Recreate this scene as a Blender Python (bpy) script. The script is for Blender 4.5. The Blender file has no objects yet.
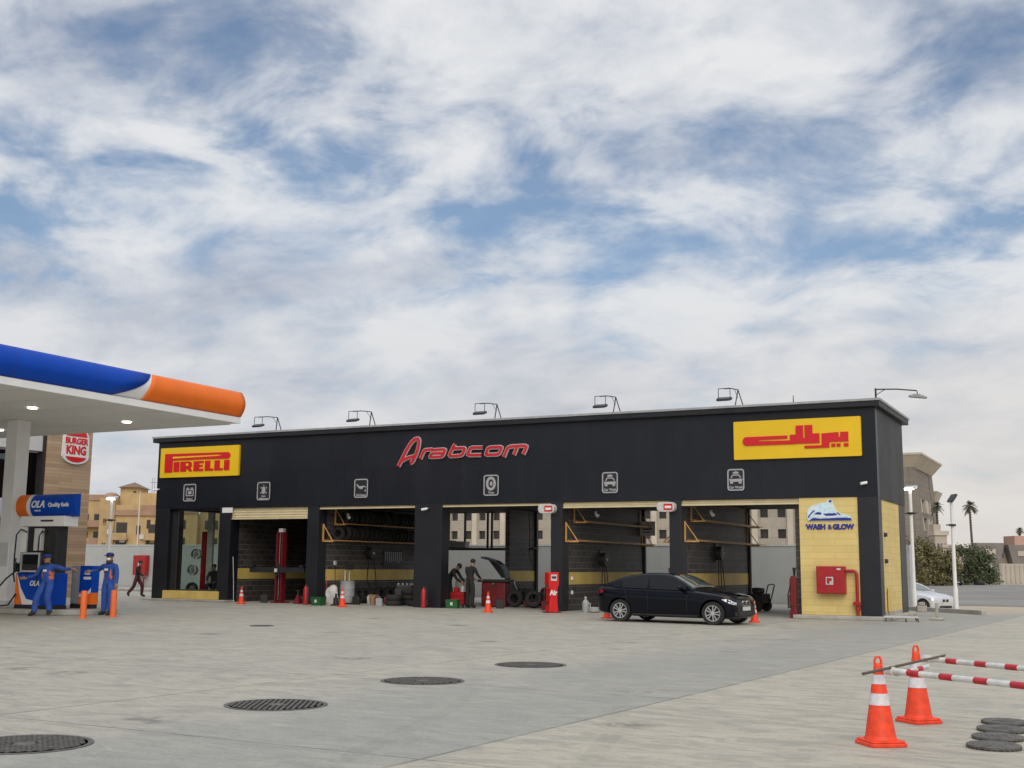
import bpy, bmesh, math, random
from mathutils import Vector, Matrix
R = math.radians
random.seed(7)
scene = bpy.context.scene
COL = scene.collection

# ------------------------------------------------------------------ materials
def _new(name):
    m = bpy.data.materials.new(name); m.use_nodes = True
    nt = m.node_tree; nt.nodes.clear()
    out = nt.nodes.new('ShaderNodeOutputMaterial')
    return m, nt, out

def N(nt, typ, **kw):
    n = nt.nodes.new(typ)
    for k, v in kw.items():
        if k.startswith('i_'):
            key = k[2:]
            n.inputs[int(key) if key.isdigit() else key.replace('_', ' ')].default_value = v
        else:
            setattr(n, k, v)
    return n

def mixc(nt, fac, a, b, blend='MIX'):
    n = nt.nodes.new('ShaderNodeMix'); n.data_type = 'RGBA'; n.blend_type = blend
    for sock, v in ((n.inputs[0], fac), (n.inputs[6], a), (n.inputs[7], b)):
        if hasattr(v, 'is_output'): nt.links.new(v, sock)
        elif isinstance(v, (int, float)): sock.default_value = v
        else: sock.default_value = (*v[:3], 1)
    return n.outputs[2]

def mth(nt, op, a, b=None, c=None, clamp=False):
    n = nt.nodes.new('ShaderNodeMath'); n.operation = op; n.use_clamp = clamp
    for i, v in enumerate((a, b, c)):
        if v is None: continue
        if hasattr(v, 'is_output'): nt.links.new(v, n.inputs[i])
        else: n.inputs[i].default_value = v
    return n.outputs[0]

def ramp(nt, fac, stops):
    n = nt.nodes.new('ShaderNodeValToRGB')
    while len(n.color_ramp.elements) < len(stops): n.color_ramp.elements.new(0.5)
    for e, (p, c) in zip(n.color_ramp.elements, stops):
        e.position = p; e.color = (c, c, c, 1) if isinstance(c, (int, float)) else (*c[:3], 1)
    nt.links.new(fac, n.inputs[0])
    return n.outputs[0]

def noise(nt, vec, scale, detail=4, rough=.55, dist=0):
    n = nt.nodes.new('ShaderNodeTexNoise')
    n.inputs['Scale'].default_value = scale; n.inputs['Detail'].default_value = detail
    n.inputs['Roughness'].default_value = rough; n.inputs['Distortion'].default_value = dist
    if vec is not None: nt.links.new(vec, n.inputs['Vector'])
    return n.outputs[0]

def M(name, col, rough=.5, metal=0, var=.12, scale=3.0, bump=0, bscale=40, coat=0, emit=0, spec=.5):
    """painted / plain surface with a little procedural wear"""
    m, nt, out = _new(name)
    b = N(nt, 'ShaderNodeBsdfPrincipled')
    b.inputs['Roughness'].default_value = rough; b.inputs['Metallic'].default_value = metal
    b.inputs['Specular IOR Level'].default_value = spec
    b.inputs['Coat Weight'].default_value = coat; b.inputs['Coat Roughness'].default_value = .04
    tc = N(nt, 'ShaderNodeTexCoord')
    nz = noise(nt, tc.outputs['Object'], scale, 5, .6)
    dark = tuple(c * (1 - var) for c in col); lite = tuple(min(1, c * (1 + var)) for c in col)
    c = mixc(nt, ramp(nt, nz, [(.3, 0), (.7, 1)]), dark, lite)
    nt.links.new(c, b.inputs['Base Color'])
    rr = mth(nt, 'MULTIPLY_ADD', nz, rough * .5, rough * .75)
    nt.links.new(rr, b.inputs['Roughness'])
    if bump:
        bp = N(nt, 'ShaderNodeBump'); bp.inputs['Strength'].default_value = bump; bp.inputs['Distance'].default_value = .01
        nt.links.new(noise(nt, tc.outputs['Object'], bscale, 3), bp.inputs['Height'])
        nt.links.new(bp.outputs[0], b.inputs['Normal'])
    if emit:
        b.inputs['Emission Color'].default_value = (*col, 1); b.inputs['Emission Strength'].default_value = emit
    nt.links.new(b.outputs[0], out.inputs[0])
    return m

def M_blocks(name, col, mortar, bw, bh, rough=.7, var=.15, msize=.012, bump=.4, offs=.5, dirt=.25):
    """coursed blockwork / planks on any upright wall: (x+y, z) mapping"""
    m, nt, out = _new(name)
    b = N(nt, 'ShaderNodeBsdfPrincipled'); b.inputs['Roughness'].default_value = rough
    tc = N(nt, 'ShaderNodeTexCoord'); sp = N(nt, 'ShaderNodeSeparateXYZ'); nt.links.new(tc.outputs['Object'], sp.inputs[0])
    cb = N(nt, 'ShaderNodeCombineXYZ')
    nt.links.new(mth(nt, 'ADD', sp.outputs[0], sp.outputs[1]), cb.inputs[0]); nt.links.new(sp.outputs[2], cb.inputs[1])
    br = N(nt, 'ShaderNodeTexBrick'); nt.links.new(cb.outputs[0], br.inputs['Vector'])
    br.offset = offs
    br.inputs['Scale'].default_value = 1; br.inputs['Brick Width'].default_value = bw; br.inputs['Row Height'].default_value = bh
    br.inputs['Mortar Size'].default_value = msize; br.inputs['Mortar Smooth'].default_value = .2
    br.inputs['Color1'].default_value = (*[c * (1 - var) for c in col], 1); br.inputs['Color2'].default_value = (*[c * (1 + var) for c in col], 1)
    br.inputs['Mortar'].default_value = (*mortar, 1)
    nz = noise(nt, tc.outputs['Object'], 1.3, 6, .65)
    c = mixc(nt, ramp(nt, nz, [(.35, dirt), (.6, 0)]), br.outputs['Color'], tuple(x * .6 for x in col))
    nt.links.new(c, b.inputs['Base Color'])
    bp = N(nt, 'ShaderNodeBump'); bp.inputs['Strength'].default_value = bump; bp.inputs['Distance'].default_value = .012
    h = mth(nt, 'MULTIPLY_ADD', br.outputs['Fac'], -1, mth(nt, 'MULTIPLY', noise(nt, tc.outputs['Object'], 60, 3), .35))
    nt.links.new(h, bp.inputs['Height']); nt.links.new(bp.outputs[0], b.inputs['Normal'])
    nt.links.new(b.outputs[0], out.inputs[0])
    return m

def M_glass(name, tint=(.8, .85, .85), refl=1.0):
    m, nt, out = _new(name)
    t = N(nt, 'ShaderNodeBsdfTransparent'); t.inputs[0].default_value = (*tint, 1)
    g = N(nt, 'ShaderNodeBsdfGlossy'); g.inputs['Roughness'].default_value = .02
    fr = N(nt, 'ShaderNodeFresnel'); fr.inputs[0].default_value = 1.5
    mx = N(nt, 'ShaderNodeMixShader')
    ge = N(nt, 'ShaderNodeNewGeometry')
    nt.links.new(mth(nt, 'MULTIPLY', mth(nt, 'MULTIPLY', fr.outputs[0], refl), mth(nt, 'SUBTRACT', 1, ge.outputs['Backfacing'])), mx.inputs[0])
    nt.links.new(t.outputs[0], mx.inputs[1]); nt.links.new(g.outputs[0], mx.inputs[2])
    nt.links.new(mx.outputs[0], out.inputs[0])
    return m

# ------------------------------------------------------------------ mesh builder
class MB:
    def __init__(s): s.v = []; s.f = []; s.m = []
    def add(s, vs, fs, mi=0, T=None):
        o = len(s.v)
        s.v += [tuple(T @ Vector(p)) if T is not None else tuple(p) for p in vs]
        s.f += [tuple(i + o for i in f) for f in fs]; s.m += [mi] * len(fs)
        return s
    def box(s, x0, x1, y0, y1, z0, z1, mi=0, T=None):
        return s.add([(x0, y0, z0), (x1, y0, z0), (x1, y1, z0), (x0, y1, z0), (x0, y0, z1), (x1, y0, z1), (x1, y1, z1), (x0, y1, z1)],
                     [(0, 3, 2, 1), (4, 5, 6, 7), (0, 1, 5, 4), (1, 2, 6, 5), (2, 3, 7, 6), (3, 0, 4, 7)], mi, T)
    def cyl(s, p0, p1, r0, r1=None, n=12, mi=0, T=None):
        r1 = r0 if r1 is None else r1
        p0 = Vector(p0); p1 = Vector(p1); d = (p1 - p0).normalized()
        a = d.orthogonal().normalized(); b = d.cross(a)
        vs = []
        for p, r in ((p0, r0), (p1, r1)):
            for k in range(n):
                t = 2 * math.pi * k / n; vs.append(p + (a * math.cos(t) + b * math.sin(t)) * r)
        fs = [(k, (k + 1) % n, n + (k + 1) % n, n + k) for k in range(n)] + [tuple(reversed(range(n))), tuple(range(n, 2 * n))]
        return s.add(vs, fs, mi, T)
    def tube(s, path, r, n=8, mi=0, T=None):
        P = [Vector(p) for p in path]; rs = r if isinstance(r, (list, tuple)) else [r] * len(P)
        vs = []; prev = None
        for i, p in enumerate(P):
            d = (P[min(i + 1, len(P) - 1)] - P[max(i - 1, 0)]).normalized()
            if prev is None: a = d.orthogonal().normalized()
            else:
                a = prev - d * prev.dot(d)
                a = a.normalized() if a.length > 1e-6 else d.orthogonal().normalized()
            prev = a; b = d.cross(a)
            for k in range(n):
                t = 2 * math.pi * k / n; vs.append(p + (a * math.cos(t) + b * math.sin(t)) * rs[i])
        L = len(P)
        fs = [(i * n + k, i * n + (k + 1) % n, (i + 1) * n + (k + 1) % n, (i + 1) * n + k) for i in range(L - 1) for k in range(n)]
        fs += [tuple(reversed(range(n))), tuple(range((L - 1) * n, L * n))]
        return s.add(vs, fs, mi, T)
    def lathe(s, prof, n=24, mi=0, T=None, closed=False):
        vs = []; L = len(prof)
        for r, z in prof:
            for k in range(n):
                t = 2 * math.pi * k / n; vs.append((r * math.cos(t), r * math.sin(t), z))
        fs = []
        for i in range(L - 1 if not closed else L):
            j = (i + 1) % L
            fs += [(i * n + k, i * n + (k + 1) % n, j * n + (k + 1) % n, j * n + k) for k in range(n)]
        if not closed:
            if prof[0][0] > 1e-4: fs.append(tuple(reversed(range(n))))
            if prof[-1][0] > 1e-4: fs.append(tuple(range((L - 1) * n, L * n)))
        return s.add(vs, fs, mi, T)
    def prism(s, poly, d0, d1, mi=0, T=None):
        """2D polygon in local xy, extruded along local z"""
        a = sum(poly[i][0] * poly[(i + 1) % len(poly)][1] - poly[(i + 1) % len(poly)][0] * poly[i][1] for i in range(len(poly)))
        if a < 0: poly = list(reversed(poly))
        n = len(poly)
        vs = [(x, y, d0) for x, y in poly] + [(x, y, d1) for x, y in poly]
        fs = [tuple(reversed(range(n))), tuple(range(n, 2 * n))] + [(k, (k + 1) % n, n + (k + 1) % n, n + k) for k in range(n)]
        return s.add(vs, fs, mi, T)
    def sphere(s, c, r, nu=12, nv=8, mi=0, T=None):
        rx, ry, rz = r if isinstance(r, (list, tuple)) else (r, r, r)
        vs = [(c[0], c[1], c[2] - rz)]
        for i in range(1, nv):
            ph = math.pi * i / nv - math.pi / 2
            for k in range(nu):
                t = 2 * math.pi * k / nu
                vs.append((c[0] + rx * math.cos(ph) * math.cos(t), c[1] + ry * math.cos(ph) * math.sin(t), c[2] + rz * math.sin(ph)))
        vs.append((c[0], c[1], c[2] + rz)); e = len(vs) - 1
        fs = [(0, 1 + (k + 1) % nu, 1 + k) for k in range(nu)]
        for i in range(nv - 2):
            o = 1 + i * nu
            fs += [(o + k, o + (k + 1) % nu, o + nu + (k + 1) % nu, o + nu + k) for k in range(nu)]
        o = 1 + (nv - 2) * nu
        fs += [(o + k, o + (k + 1) % nu, e) for k in range(nu)]
        return s.add(vs, fs, mi, T)
    def ribbon(s, path, w, d0, d1, mi=0, T=None, closed=False):
        """flat mitred stroke of width w through a 2D path, extruded d0..d1"""
        P = [Vector(p) for p in path]; n = len(P); L = []; Rr = []
        for i in range(n):
            a = P[i] - P[i - 1] if (i > 0 or closed) else P[1] - P[0]
            b = P[(i + 1) % n] - P[i] if (i < n - 1 or closed) else P[-1] - P[-2]
            a.normalize(); b.normalize()
            na = Vector((-a.y, a.x)); nb = Vector((-b.y, b.x)); m = na + nb
            if m.length < 1e-4: m = na
            m.normalize(); k = 1 / max(.45, m.dot(na))
            L.append(P[i] + m * (w / 2 * k)); Rr.append(P[i] - m * (w / 2 * k))
        vs = [(p.x, p.y, d) for d in (d0, d1) for p in L] + [(p.x, p.y, d) for d in (d0, d1) for p in Rr]
        l0 = lambda i: i % n; l1 = lambda i: n + i % n; r0 = lambda i: 2 * n + i % n; r1 = lambda i: 3 * n + i % n
        fs = []
        for i in range(n if closed else n - 1):
            j = i + 1
            fs += [(l1(j), l1(i), r1(i), r1(j)), (l0(i), l0(j), r0(j), r0(i)), (l0(j), l0(i), l1(i), l1(j)), (r0(i), r0(j), r1(j), r1(i))]
        if not closed:
            fs += [(l0(0), r0(0), r1(0), l1(0)), (r0(n - 1), l0(n - 1), l1(n - 1), r1(n - 1))]
        return s.add(vs, fs, mi, T)
    def text(s, body, size, depth, mi=0, T=None, align='CENTER', bold=0, shear=0, sx=1.0, space=1.0):
        cu = bpy.data.curves.new('t', 'FONT'); cu.body = body; cu.size = size; cu.extrude = depth / 2; cu.offset = bold
        cu.align_x = align; cu.align_y = 'CENTER'; cu.shear = shear; cu.space_character = space; cu.resolution_u = 3
        ob = bpy.data.objects.new('t', cu); COL.objects.link(ob)
        dg = bpy.context.evaluated_depsgraph_get(); dg.update()
        me = bpy.data.meshes.new_from_object(ob.evaluated_get(dg))
        vs = [(v.co.x * sx, v.co.y, v.co.z + depth / 2) for v in me.vertices]; fs = [tuple(p.vertices) for p in me.polygons]
        bpy.data.objects.remove(ob); bpy.data.curves.remove(cu); bpy.data.meshes.remove(me)
        return s.add(vs, fs, mi, T)
    def mesh(s, name, mats, smooth=None):
        me = bpy.data.meshes.new(name); me.from_pydata(s.v, [], s.f); me.update()
        for m in (mats if isinstance(mats, (list, tuple)) else [mats]): me.materials.append(m)
        me.polygons.foreach_set('material_index', s.m)
        if smooth is not None:
            me.shade_smooth(); me.set_sharp_from_angle(angle=R(smooth))
        return me
    def build(s, name, mats, parent=None, loc=(0, 0, 0), rz=0, smooth=None, bevel=0, fix=False):
        me = s.mesh(name, mats, smooth)
        if fix:
            bm = bmesh.new(); bm.from_mesh(me); bmesh.ops.recalc_face_normals(bm, faces=bm.faces); bm.to_mesh(me); bm.free()
        o = bpy.data.objects.new(name, me); COL.objects.link(o)
        o.location = loc; o.rotation_euler = (0, 0, rz)
        if parent is not None: o.parent = parent
        if bevel:
            b = o.modifiers.new('bevel', 'BEVEL'); b.width = bevel; b.segments = 2; b.limit_method = 'ANGLE'
        return o

def tag(o, label=None, cat=None, group=None, kind=None):
    if label: o['label'] = label
    if cat: o['category'] = cat
    if group: o['group'] = group
    if kind: o['kind'] = kind
    return o

def thing(name, label, cat, loc=(0, 0, 0), rz=0, group=None):
    o = bpy.data.objects.new(name, None); COL.objects.link(o)
    o.empty_display_size = .2; o.location = loc; o.rotation_euler = (0, 0, rz)
    return tag(o, label, cat, group)

def copy_tree(o, parent=None):
    c = o.copy(); COL.objects.link(c)
    if parent is not None: c.parent = parent
    for ch in list(o.children): copy_tree(ch, c)
    return c

def dup(o, label, loc, rz=None, group=None, scale=None):
    c = copy_tree(o); c['label'] = label; c.location = loc
    if rz is not None: c.rotation_euler = (0, 0, rz)
    if group: c['group'] = group
    if scale: c.scale = (scale,) * 3 if isinstance(scale, (int, float)) else scale
    return c

FAC = Matrix.Rotation(R(90), 4, 'X')           # local xy -> wall xz, local z -> towards the viewer (-y)
def fac(x, y, z): return Matrix.Translation((x, y, z)) @ FAC
SIDE = Matrix.Rotation(R(90), 4, 'Z') @ FAC     # sign plane facing +x : local x -> +y

def interp(x, tab):
    if x <= tab[0][0]: return tab[0][1]
    for (a, va), (b, vb) in zip(tab, tab[1:]):
        if x <= b:
            t = (x - a) / (b - a); return va + (vb - va) * t
    return tab[-1][1]
def smooth(t): t = max(0, min(1, t)); return t * t * (3 - 2 * t)
def rrect(w, h, r, n=5, cx=0, cy=0):
    pts = []
    for (sx, sy, a0) in ((1, 1, 0), (-1, 1, 90), (-1, -1, 180), (1, -1, 270)):
        for k in range(n + 1):
            a = R(a0 + 90 * k / n); pts.append((cx + sx * (w / 2 - r) + r * math.cos(a), cy + sy * (h / 2 - r) + r * math.sin(a)))
    return pts
def arc(cx, cy, rx, ry, a0, a1, n=12):
    return [(cx + rx * math.cos(R(a0 + (a1 - a0) * k / n)), cy + ry * math.sin(R(a0 + (a1 - a0) * k / n))) for k in range(n + 1)]
# ================================================================== camera
f_px = 1185.2; pitch = .1523023; roll = .00932; yaw = .4747287
cam = bpy.data.cameras.new('camera'); cam.sensor_width = 36; cam.lens = f_px / 1024 * 36
cam.clip_start = .1; cam.clip_end = 3000
co = bpy.data.objects.new('camera', cam); COL.objects.link(co); scene.camera = co
rt = Vector((math.cos(yaw), math.sin(yaw), 0)); fh = Vector((-math.sin(yaw), math.cos(yaw), 0))
fw = fh * math.cos(pitch) + Vector((0, 0, math.sin(pitch))); up = -fh * math.sin(pitch) + Vector((0, 0, math.cos(pitch)))
r2 = rt * math.cos(roll) + up * math.sin(roll); u2 = up * math.cos(roll) - rt * math.sin(roll)
mx = Matrix((r2, u2, -fw)).transposed().to_4x4(); mx.translation = (6.52, -36.87, 1.5)
co.matrix_world = mx

# ================================================================== light
SUN_EL, SUN_AZ = 34, 150          # azimuth clockwise from +Y
world = bpy.data.worlds.new('World'); scene.world = world; world.use_nodes = True
nt = world.node_tree; nt.nodes.clear()
wo = N(nt, 'ShaderNodeOutputWorld'); bg = N(nt, 'ShaderNodeBackground'); bg.inputs[1].default_value = .1
sky = N(nt, 'ShaderNodeTexSky'); sky.sky_type = 'NISHITA'; sky.sun_disc = False
sky.sun_elevation = R(SUN_EL); sky.sun_rotation = R(SUN_AZ); sky.air_density = 1.0; sky.dust_density = 1.0; sky.ozone_density = 2
tc = N(nt, 'ShaderNodeTexCoord'); sep = N(nt, 'ShaderNodeSeparateXYZ'); nt.links.new(tc.outputs['Generated'], sep.inputs[0])
zz = mth(nt, 'ADD', mth(nt, 'MAXIMUM', sep.outputs[2], 0), .30)
pl = N(nt, 'ShaderNodeCombineXYZ')
nt.links.new(mth(nt, 'DIVIDE', sep.outputs[0], zz), pl.inputs[0]); nt.links.new(mth(nt, 'DIVIDE', sep.outputs[1], zz), pl.inputs[1])
P = pl.outputs[0]
def mapped(off, rot, sc):
    mp = N(nt, 'ShaderNodeMapping'); mp.inputs['Location'].default_value = off
    mp.inputs['Rotation'].default_value = (0, 0, R(rot)); mp.inputs['Scale'].default_value = sc
    nt.links.new(P, mp.inputs['Vector']); return mp.outputs[0]
big = noise(nt, mapped((9.58, 4.72, 0), 20, (1, 1, 1)), 1.7, 2, .5, .3)
mid = noise(nt, mapped((13.42, 6.65, 0), -35, (1.0, 1.15, 1)), 4.9, 9, .57, .3)
fine = noise(nt, mapped((18.92, 9.51, 0), 15, (1, 1.1, 1)), 17.0, 6, .60, .3)
low = ramp(nt, sep.outputs[2], [(.02, 1), (.14, .75), (.26, 0)])
dens = mth(nt, 'ADD', mth(nt, 'MULTIPLY', big, .62), mth(nt, 'ADD', mth(nt, 'MULTIPLY', mid, 1.22), mth(nt, 'MULTIPLY', fine, .16)))
dens = mth(nt, 'ADD', dens, mth(nt, 'MULTIPLY', low, .24))      # thicker veil towards the horizon
# thinner spots
GAPS = ((-.63, 1.42, .10, .10), (-.93, 1.18, .10, .14), (-.86, .97, .12, .12), (-1.33, 1.115, .10, .14), (-.25, 1.40, .09, .09), (-.12, 1.74, .08, .08), (-.83, 1.51, .08, .08), (-1.22, .90, .15, .06), (-1.08, 1.30, .09, -.12), (-.45, 1.03, .16, -.06))
for gx_, gy_, gs_, ga_ in GAPS:
    vd = N(nt, 'ShaderNodeVectorMath'); vd.operation = 'DISTANCE'; nt.links.new(P, vd.inputs[0]); vd.inputs[1].default_value = (gx_, gy_, 0)
    fall = mth(nt, 'EXPONENT', mth(nt, 'MULTIPLY', mth(nt, 'POWER', mth(nt, 'DIVIDE', mth(nt, 'ADD', vd.outputs['Value'], mth(nt, 'MULTIPLY', mth(nt, 'SUBTRACT', mid, .5), .45)), gs_), 2), -1))
    dens = mth(nt, 'SUBTRACT', dens, mth(nt, 'MULTIPLY', fall, ga_))
cover = ramp(nt, mth(nt, 'SUBTRACT', dens, .45), [(.30, .17), (.42, .46), (.53, .78), (.64, .94), (.78, 1)])
shade = noise(nt, mapped((2.26, 19.45, 0), 12, (1, 1.3, 1)), 2.2, 6, .52, .3)
k = 10.0
shade = mth(nt, 'ADD', mth(nt, 'MULTIPLY', shade, .6), mth(nt, 'MULTIPLY', mid, .4))
ccol = ramp(nt, shade, [(.37, (.43, .47, .56)), (.47, (.62, .65, .71)), (.57, (.80, .81, .825))])
ccol = mixc(nt, mth(nt, 'MULTIPLY', low, .5), ccol, (.53, .56, .615))
hz = ramp(nt, sep.outputs[2], [(0, 1), (.10, .55), (.22, 0)])
warm = mth(nt, 'MULTIPLY', hz, ramp(nt, mth(nt, 'MULTIPLY_ADD', sep.outputs[0], .5, .5), [(.2, .25), (.42, 1)]))
ccol = mixc(nt, mth(nt, 'MULTIPLY', warm, .8), ccol, (.80, .735, .66))
ccol = mixc(nt, 1.0, ccol, (k, k, k), 'MULTIPLY')
skyc = mixc(nt, 1.0, sky.outputs[0], (.86, .94, .98), 'MULTIPLY')
# unseen sky above the frame: cloud added and brightened to light the ground
overhead_boost = mth(nt, 'MULTIPLY_ADD', ramp(nt, sep.outputs[2], [(.46, 0), (.85, 1)]), .65, 1.0)
vc = N(nt, 'ShaderNodeCombineColor'); [nt.links.new(overhead_boost, vc.inputs[i]) for i in range(3)]
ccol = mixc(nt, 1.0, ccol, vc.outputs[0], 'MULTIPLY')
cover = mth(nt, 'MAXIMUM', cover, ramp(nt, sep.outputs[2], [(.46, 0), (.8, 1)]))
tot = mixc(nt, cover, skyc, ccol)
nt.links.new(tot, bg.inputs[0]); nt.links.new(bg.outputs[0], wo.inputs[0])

sl = bpy.data.lights.new('sun', 'SUN'); sl.energy = 1.5; sl.angle = R(50); sl.color = (1, .90, .76)
so = bpy.data.objects.new('sun', sl); COL.objects.link(so)
sd = Vector((math.sin(R(SUN_AZ)) * math.cos(R(SUN_EL)), math.cos(R(SUN_AZ)) * math.cos(R(SUN_EL)), math.sin(R(SUN_EL))))
so.rotation_euler = sd.to_track_quat('Z', 'Y').to_euler()
scene.view_settings.view_transform = 'Standard'; scene.view_settings.look = 'None'
scene.view_settings.exposure = 0; scene.view_settings.gamma = 1; scene.view_settings.use_curve_mapping = False
scene.cycles.max_bounces = 8; scene.cycles.transparent_max_bounces = 12
scene.cycles.use_denoising = True

# ================================================================== ground
def hgt(x, y): return -.66 * smooth((y - 10) / 24)
def M_concrete():
    m, nt, out = _new('pad_concrete')
    b = N(nt, 'ShaderNodeBsdfPrincipled'); b.inputs['Specular IOR Level'].default_value = .35
    tc = N(nt, 'ShaderNodeTexCoord'); O = tc.outputs['Object']
    sp = N(nt, 'ShaderNodeSeparateXYZ'); nt.links.new(O, sp.inputs[0])
    def mp(rot, sc):
        a = N(nt, 'ShaderNodeMapping'); a.inputs['Rotation'].default_value = (0, 0, R(rot)); a.inputs['Scale'].default_value = sc
        nt.links.new(O, a.inputs['Vector']); return a.outputs[0]
    patch = noise(nt, mp(0, (1, .55, 1)), .22, 5, .6, .6)
    streak = noise(nt, mp(10, (.9, 2.4, 1)), 1.9, 9, .66, 1.2)
    streak2 = noise(nt, mp(-30, (.7, 1.3, 1)), .8, 8, .68, 1.8)
    grain = noise(nt, O, 26, 6, .75)
    spots = noise(nt, O, 2.3, 8, .7)
    # slab strips: each cast strip its own tone, joints slightly skewed
    xs = mth(nt, 'ADD', sp.outputs[0], mth(nt, 'MULTIPLY', sp.outputs[1], -.05))
    xs = mth(nt, 'SUBTRACT', xs, 2.95)
    cell = mth(nt, 'FLOOR', mth(nt, 'DIVIDE', xs, 5.0))
    wn = N(nt, 'ShaderNodeTexWhiteNoise'); wn.noise_dimensions = '1D'; nt.links.new(cell, wn.inputs['W'])
    right = mth(nt, 'GREATER_THAN', xs, 0)
    tone = mixc(nt, right, mixc(nt, wn.outputs['Value'], (.418, .385, .302), (.445, .408, .318)), (.458, .412, .312))
    strip = mth(nt, 'MULTIPLY', ramp(nt, mth(nt, 'ADD', mth(nt, 'MULTIPLY_ADD', xs, .12, .9), mth(nt, 'MULTIPLY', mth(nt, 'SUBTRACT', patch, .5), .55)), [(.38, 0), (.62, 1)]), mth(nt, 'SUBTRACT', 1, right))
    grey = mth(nt, 'MULTIPLY', mth(nt, 'ADD', mth(nt, 'MULTIPLY', strip, .68), ramp(nt, patch, [(.45, 0), (.7, .3)])), mth(nt, 'SUBTRACT', 1, mth(nt, 'MULTIPLY', right, .6)), clamp=True)
    c = mixc(nt, grey, tone, (.282, .280, .246))
    c = mixc(nt, ramp(nt, streak, [(.41, .52), (.53, 0)]), c, (.20, .195, .165))
    c = mixc(nt, ramp(nt, streak, [(.54, 0), (.72, .30)]), c, (.52, .49, .41))
    c = mixc(nt, ramp(nt, streak2, [(.38, .42), (.51, 0)]), c, (.205, .20, .175))
    c = mixc(nt, ramp(nt, spots, [(.60, 0), (.72, .35)]), c, (.20, .195, .175))
    c = mixc(nt, .20, c, ramp(nt, grain, [(.3, .12), (.7, .62)]))
    # curved tyre marks
    for ax_, ay_, ar_, aw_ in ((-14, -3, 15.0, .09), (-14, -3, 16.7, .09), (4, -30, 17.5, .09), (4, -30, 19.2, .09), (-22, -34, 24.0, .10), (-22, -34, 25.8, .10), (9, 2, 11.5, .08), (9, 2, 13.1, .08)):
        vd = N(nt, 'ShaderNodeVectorMath'); vd.operation = 'DISTANCE'; nt.links.new(O, vd.inputs[0]); vd.inputs[1].default_value = (ax_, ay_, 0)
        band = mth(nt, 'LESS_THAN', mth(nt, 'ABSOLUTE', mth(nt, 'SUBTRACT', mth(nt, 'ADD', vd.outputs['Value'], mth(nt, 'MULTIPLY', patch, .8)), ar_)), aw_)
        c = mixc(nt, mth(nt, 'MULTIPLY', band, ramp(nt, streak2, [(.45, 0), (.65, .20)])), c, (.12, .115, .10))
    # oil drips
    oil = N(nt, 'ShaderNodeTexVoronoi'); oil.inputs['Scale'].default_value = .42; nt.links.new(O, oil.inputs['Vector'])
    c = mixc(nt, mth(nt, 'MULTIPLY', ramp(nt, mth(nt, 'ADD', oil.outputs['Distance'], mth(nt, 'MULTIPLY', grain, .10)), [(.12, .6), (.22, 0)]), ramp(nt, spots, [(.45, 0), (.55, 1)])), c, (.10, .095, .085))
    # saw-cut joints
    fx = mth(nt, 'ABSOLUTE', mth(nt, 'SUBTRACT', mth(nt, 'FRACT', mth(nt, 'ADD', mth(nt, 'DIVIDE', xs, 5.0), .5)), .5))
    fy = mth(nt, 'ABSOLUTE', mth(nt, 'SUBTRACT', mth(nt, 'FRACT', mth(nt, 'DIVIDE', mth(nt, 'ADD', sp.outputs[1], mth(nt, 'MULTIPLY', sp.outputs[0], .03)), 5.2)), .5))
    jx = mth(nt, 'LESS_THAN', fx, .0042); jy = mth(nt, 'LESS_THAN', fy, .0034)
    jw = noise(nt, O, 1.5, 4)
    j = mth(nt, 'MULTIPLY', mth(nt, 'MAXIMUM', jx, jy), ramp(nt, jw, [(.35, .25), (.6, .7)]))
    c = mixc(nt, j, c, (.10, .098, .09))
    nt.links.new(c, b.inputs['Base Color'])
    nt.links.new(mth(nt, 'MULTIPLY_ADD', streak, .35, .48), b.inputs['Roughness'])
    bp = N(nt, 'ShaderNodeBump'); bp.inputs['Strength'].default_value = .35; bp.inputs['Distance'].default_value = .012
    nt.links.new(mth(nt, 'ADD', mth(nt, 'MULTIPLY', streak, .6), mth(nt, 'MULTIPLY', grain, .35)), bp.inputs['Height'])
    nt.links.new(bp.outputs[0], b.inputs['Normal']); nt.links.new(b.outputs[0], out.inputs[0])
    return m
MAT = {}
MAT['pad'] = M_concrete()
MAT['sand'] = M('sand', (.40, .335, .25), .95, 0, .25, .35, .5, 12)
MAT['asphalt'] = M('asphalt', (.215, .208, .192), .9, 0, .25, .12, .3, 30)
MAT['kerb'] = M('kerb_concrete', (.36, .35, .315), .85, 0, .2, 2, .3)

ticks = [-900, -500, -300, -200, -130, -90, -60, -40, -20, -10, 0] + [2 + 2 * k for k in range(20)] + [50, 70, 100, 150, 200, 280, 400, 600, 900]
xt = [-900, -500, -300, -200, -120, -70, -40, -20, -10, 0, 10, 20, 40, 70, 120, 200, 300, 500, 900]
g = MB()
g.add([(x, y, hgt(x, y) - .14) for y in ticks for x in xt], [(j * len(xt) + i, j * len(xt) + i + 1, (j + 1) * len(xt) + i + 1, (j + 1) * len(xt) + i) for j in range(len(ticks) - 1) for i in range(len(xt) - 1)])
tag(g.build('ground', MAT['sand']), kind='structure')
pad = [(-60, -60), (40, -60), (40, 16), (9, 10.6), (3.2, 8.9), (2.1, 7.0), (-.6, 9.7), (-1.45, 13.85), (-60, 13.85)]
tag(MB().prism(pad, -.3, 0).build('forecourt', MAT['pad']), kind='structure')
kb = MB().ribbon([(-1.3, 10.4), (-.55, 9.66), (.8, 8.35), (2.12, 6.98)], .2, -.1, .15)
tag(kb.build('kerb', MAT['kerb'], bevel=.02), kind='structure')
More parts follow.
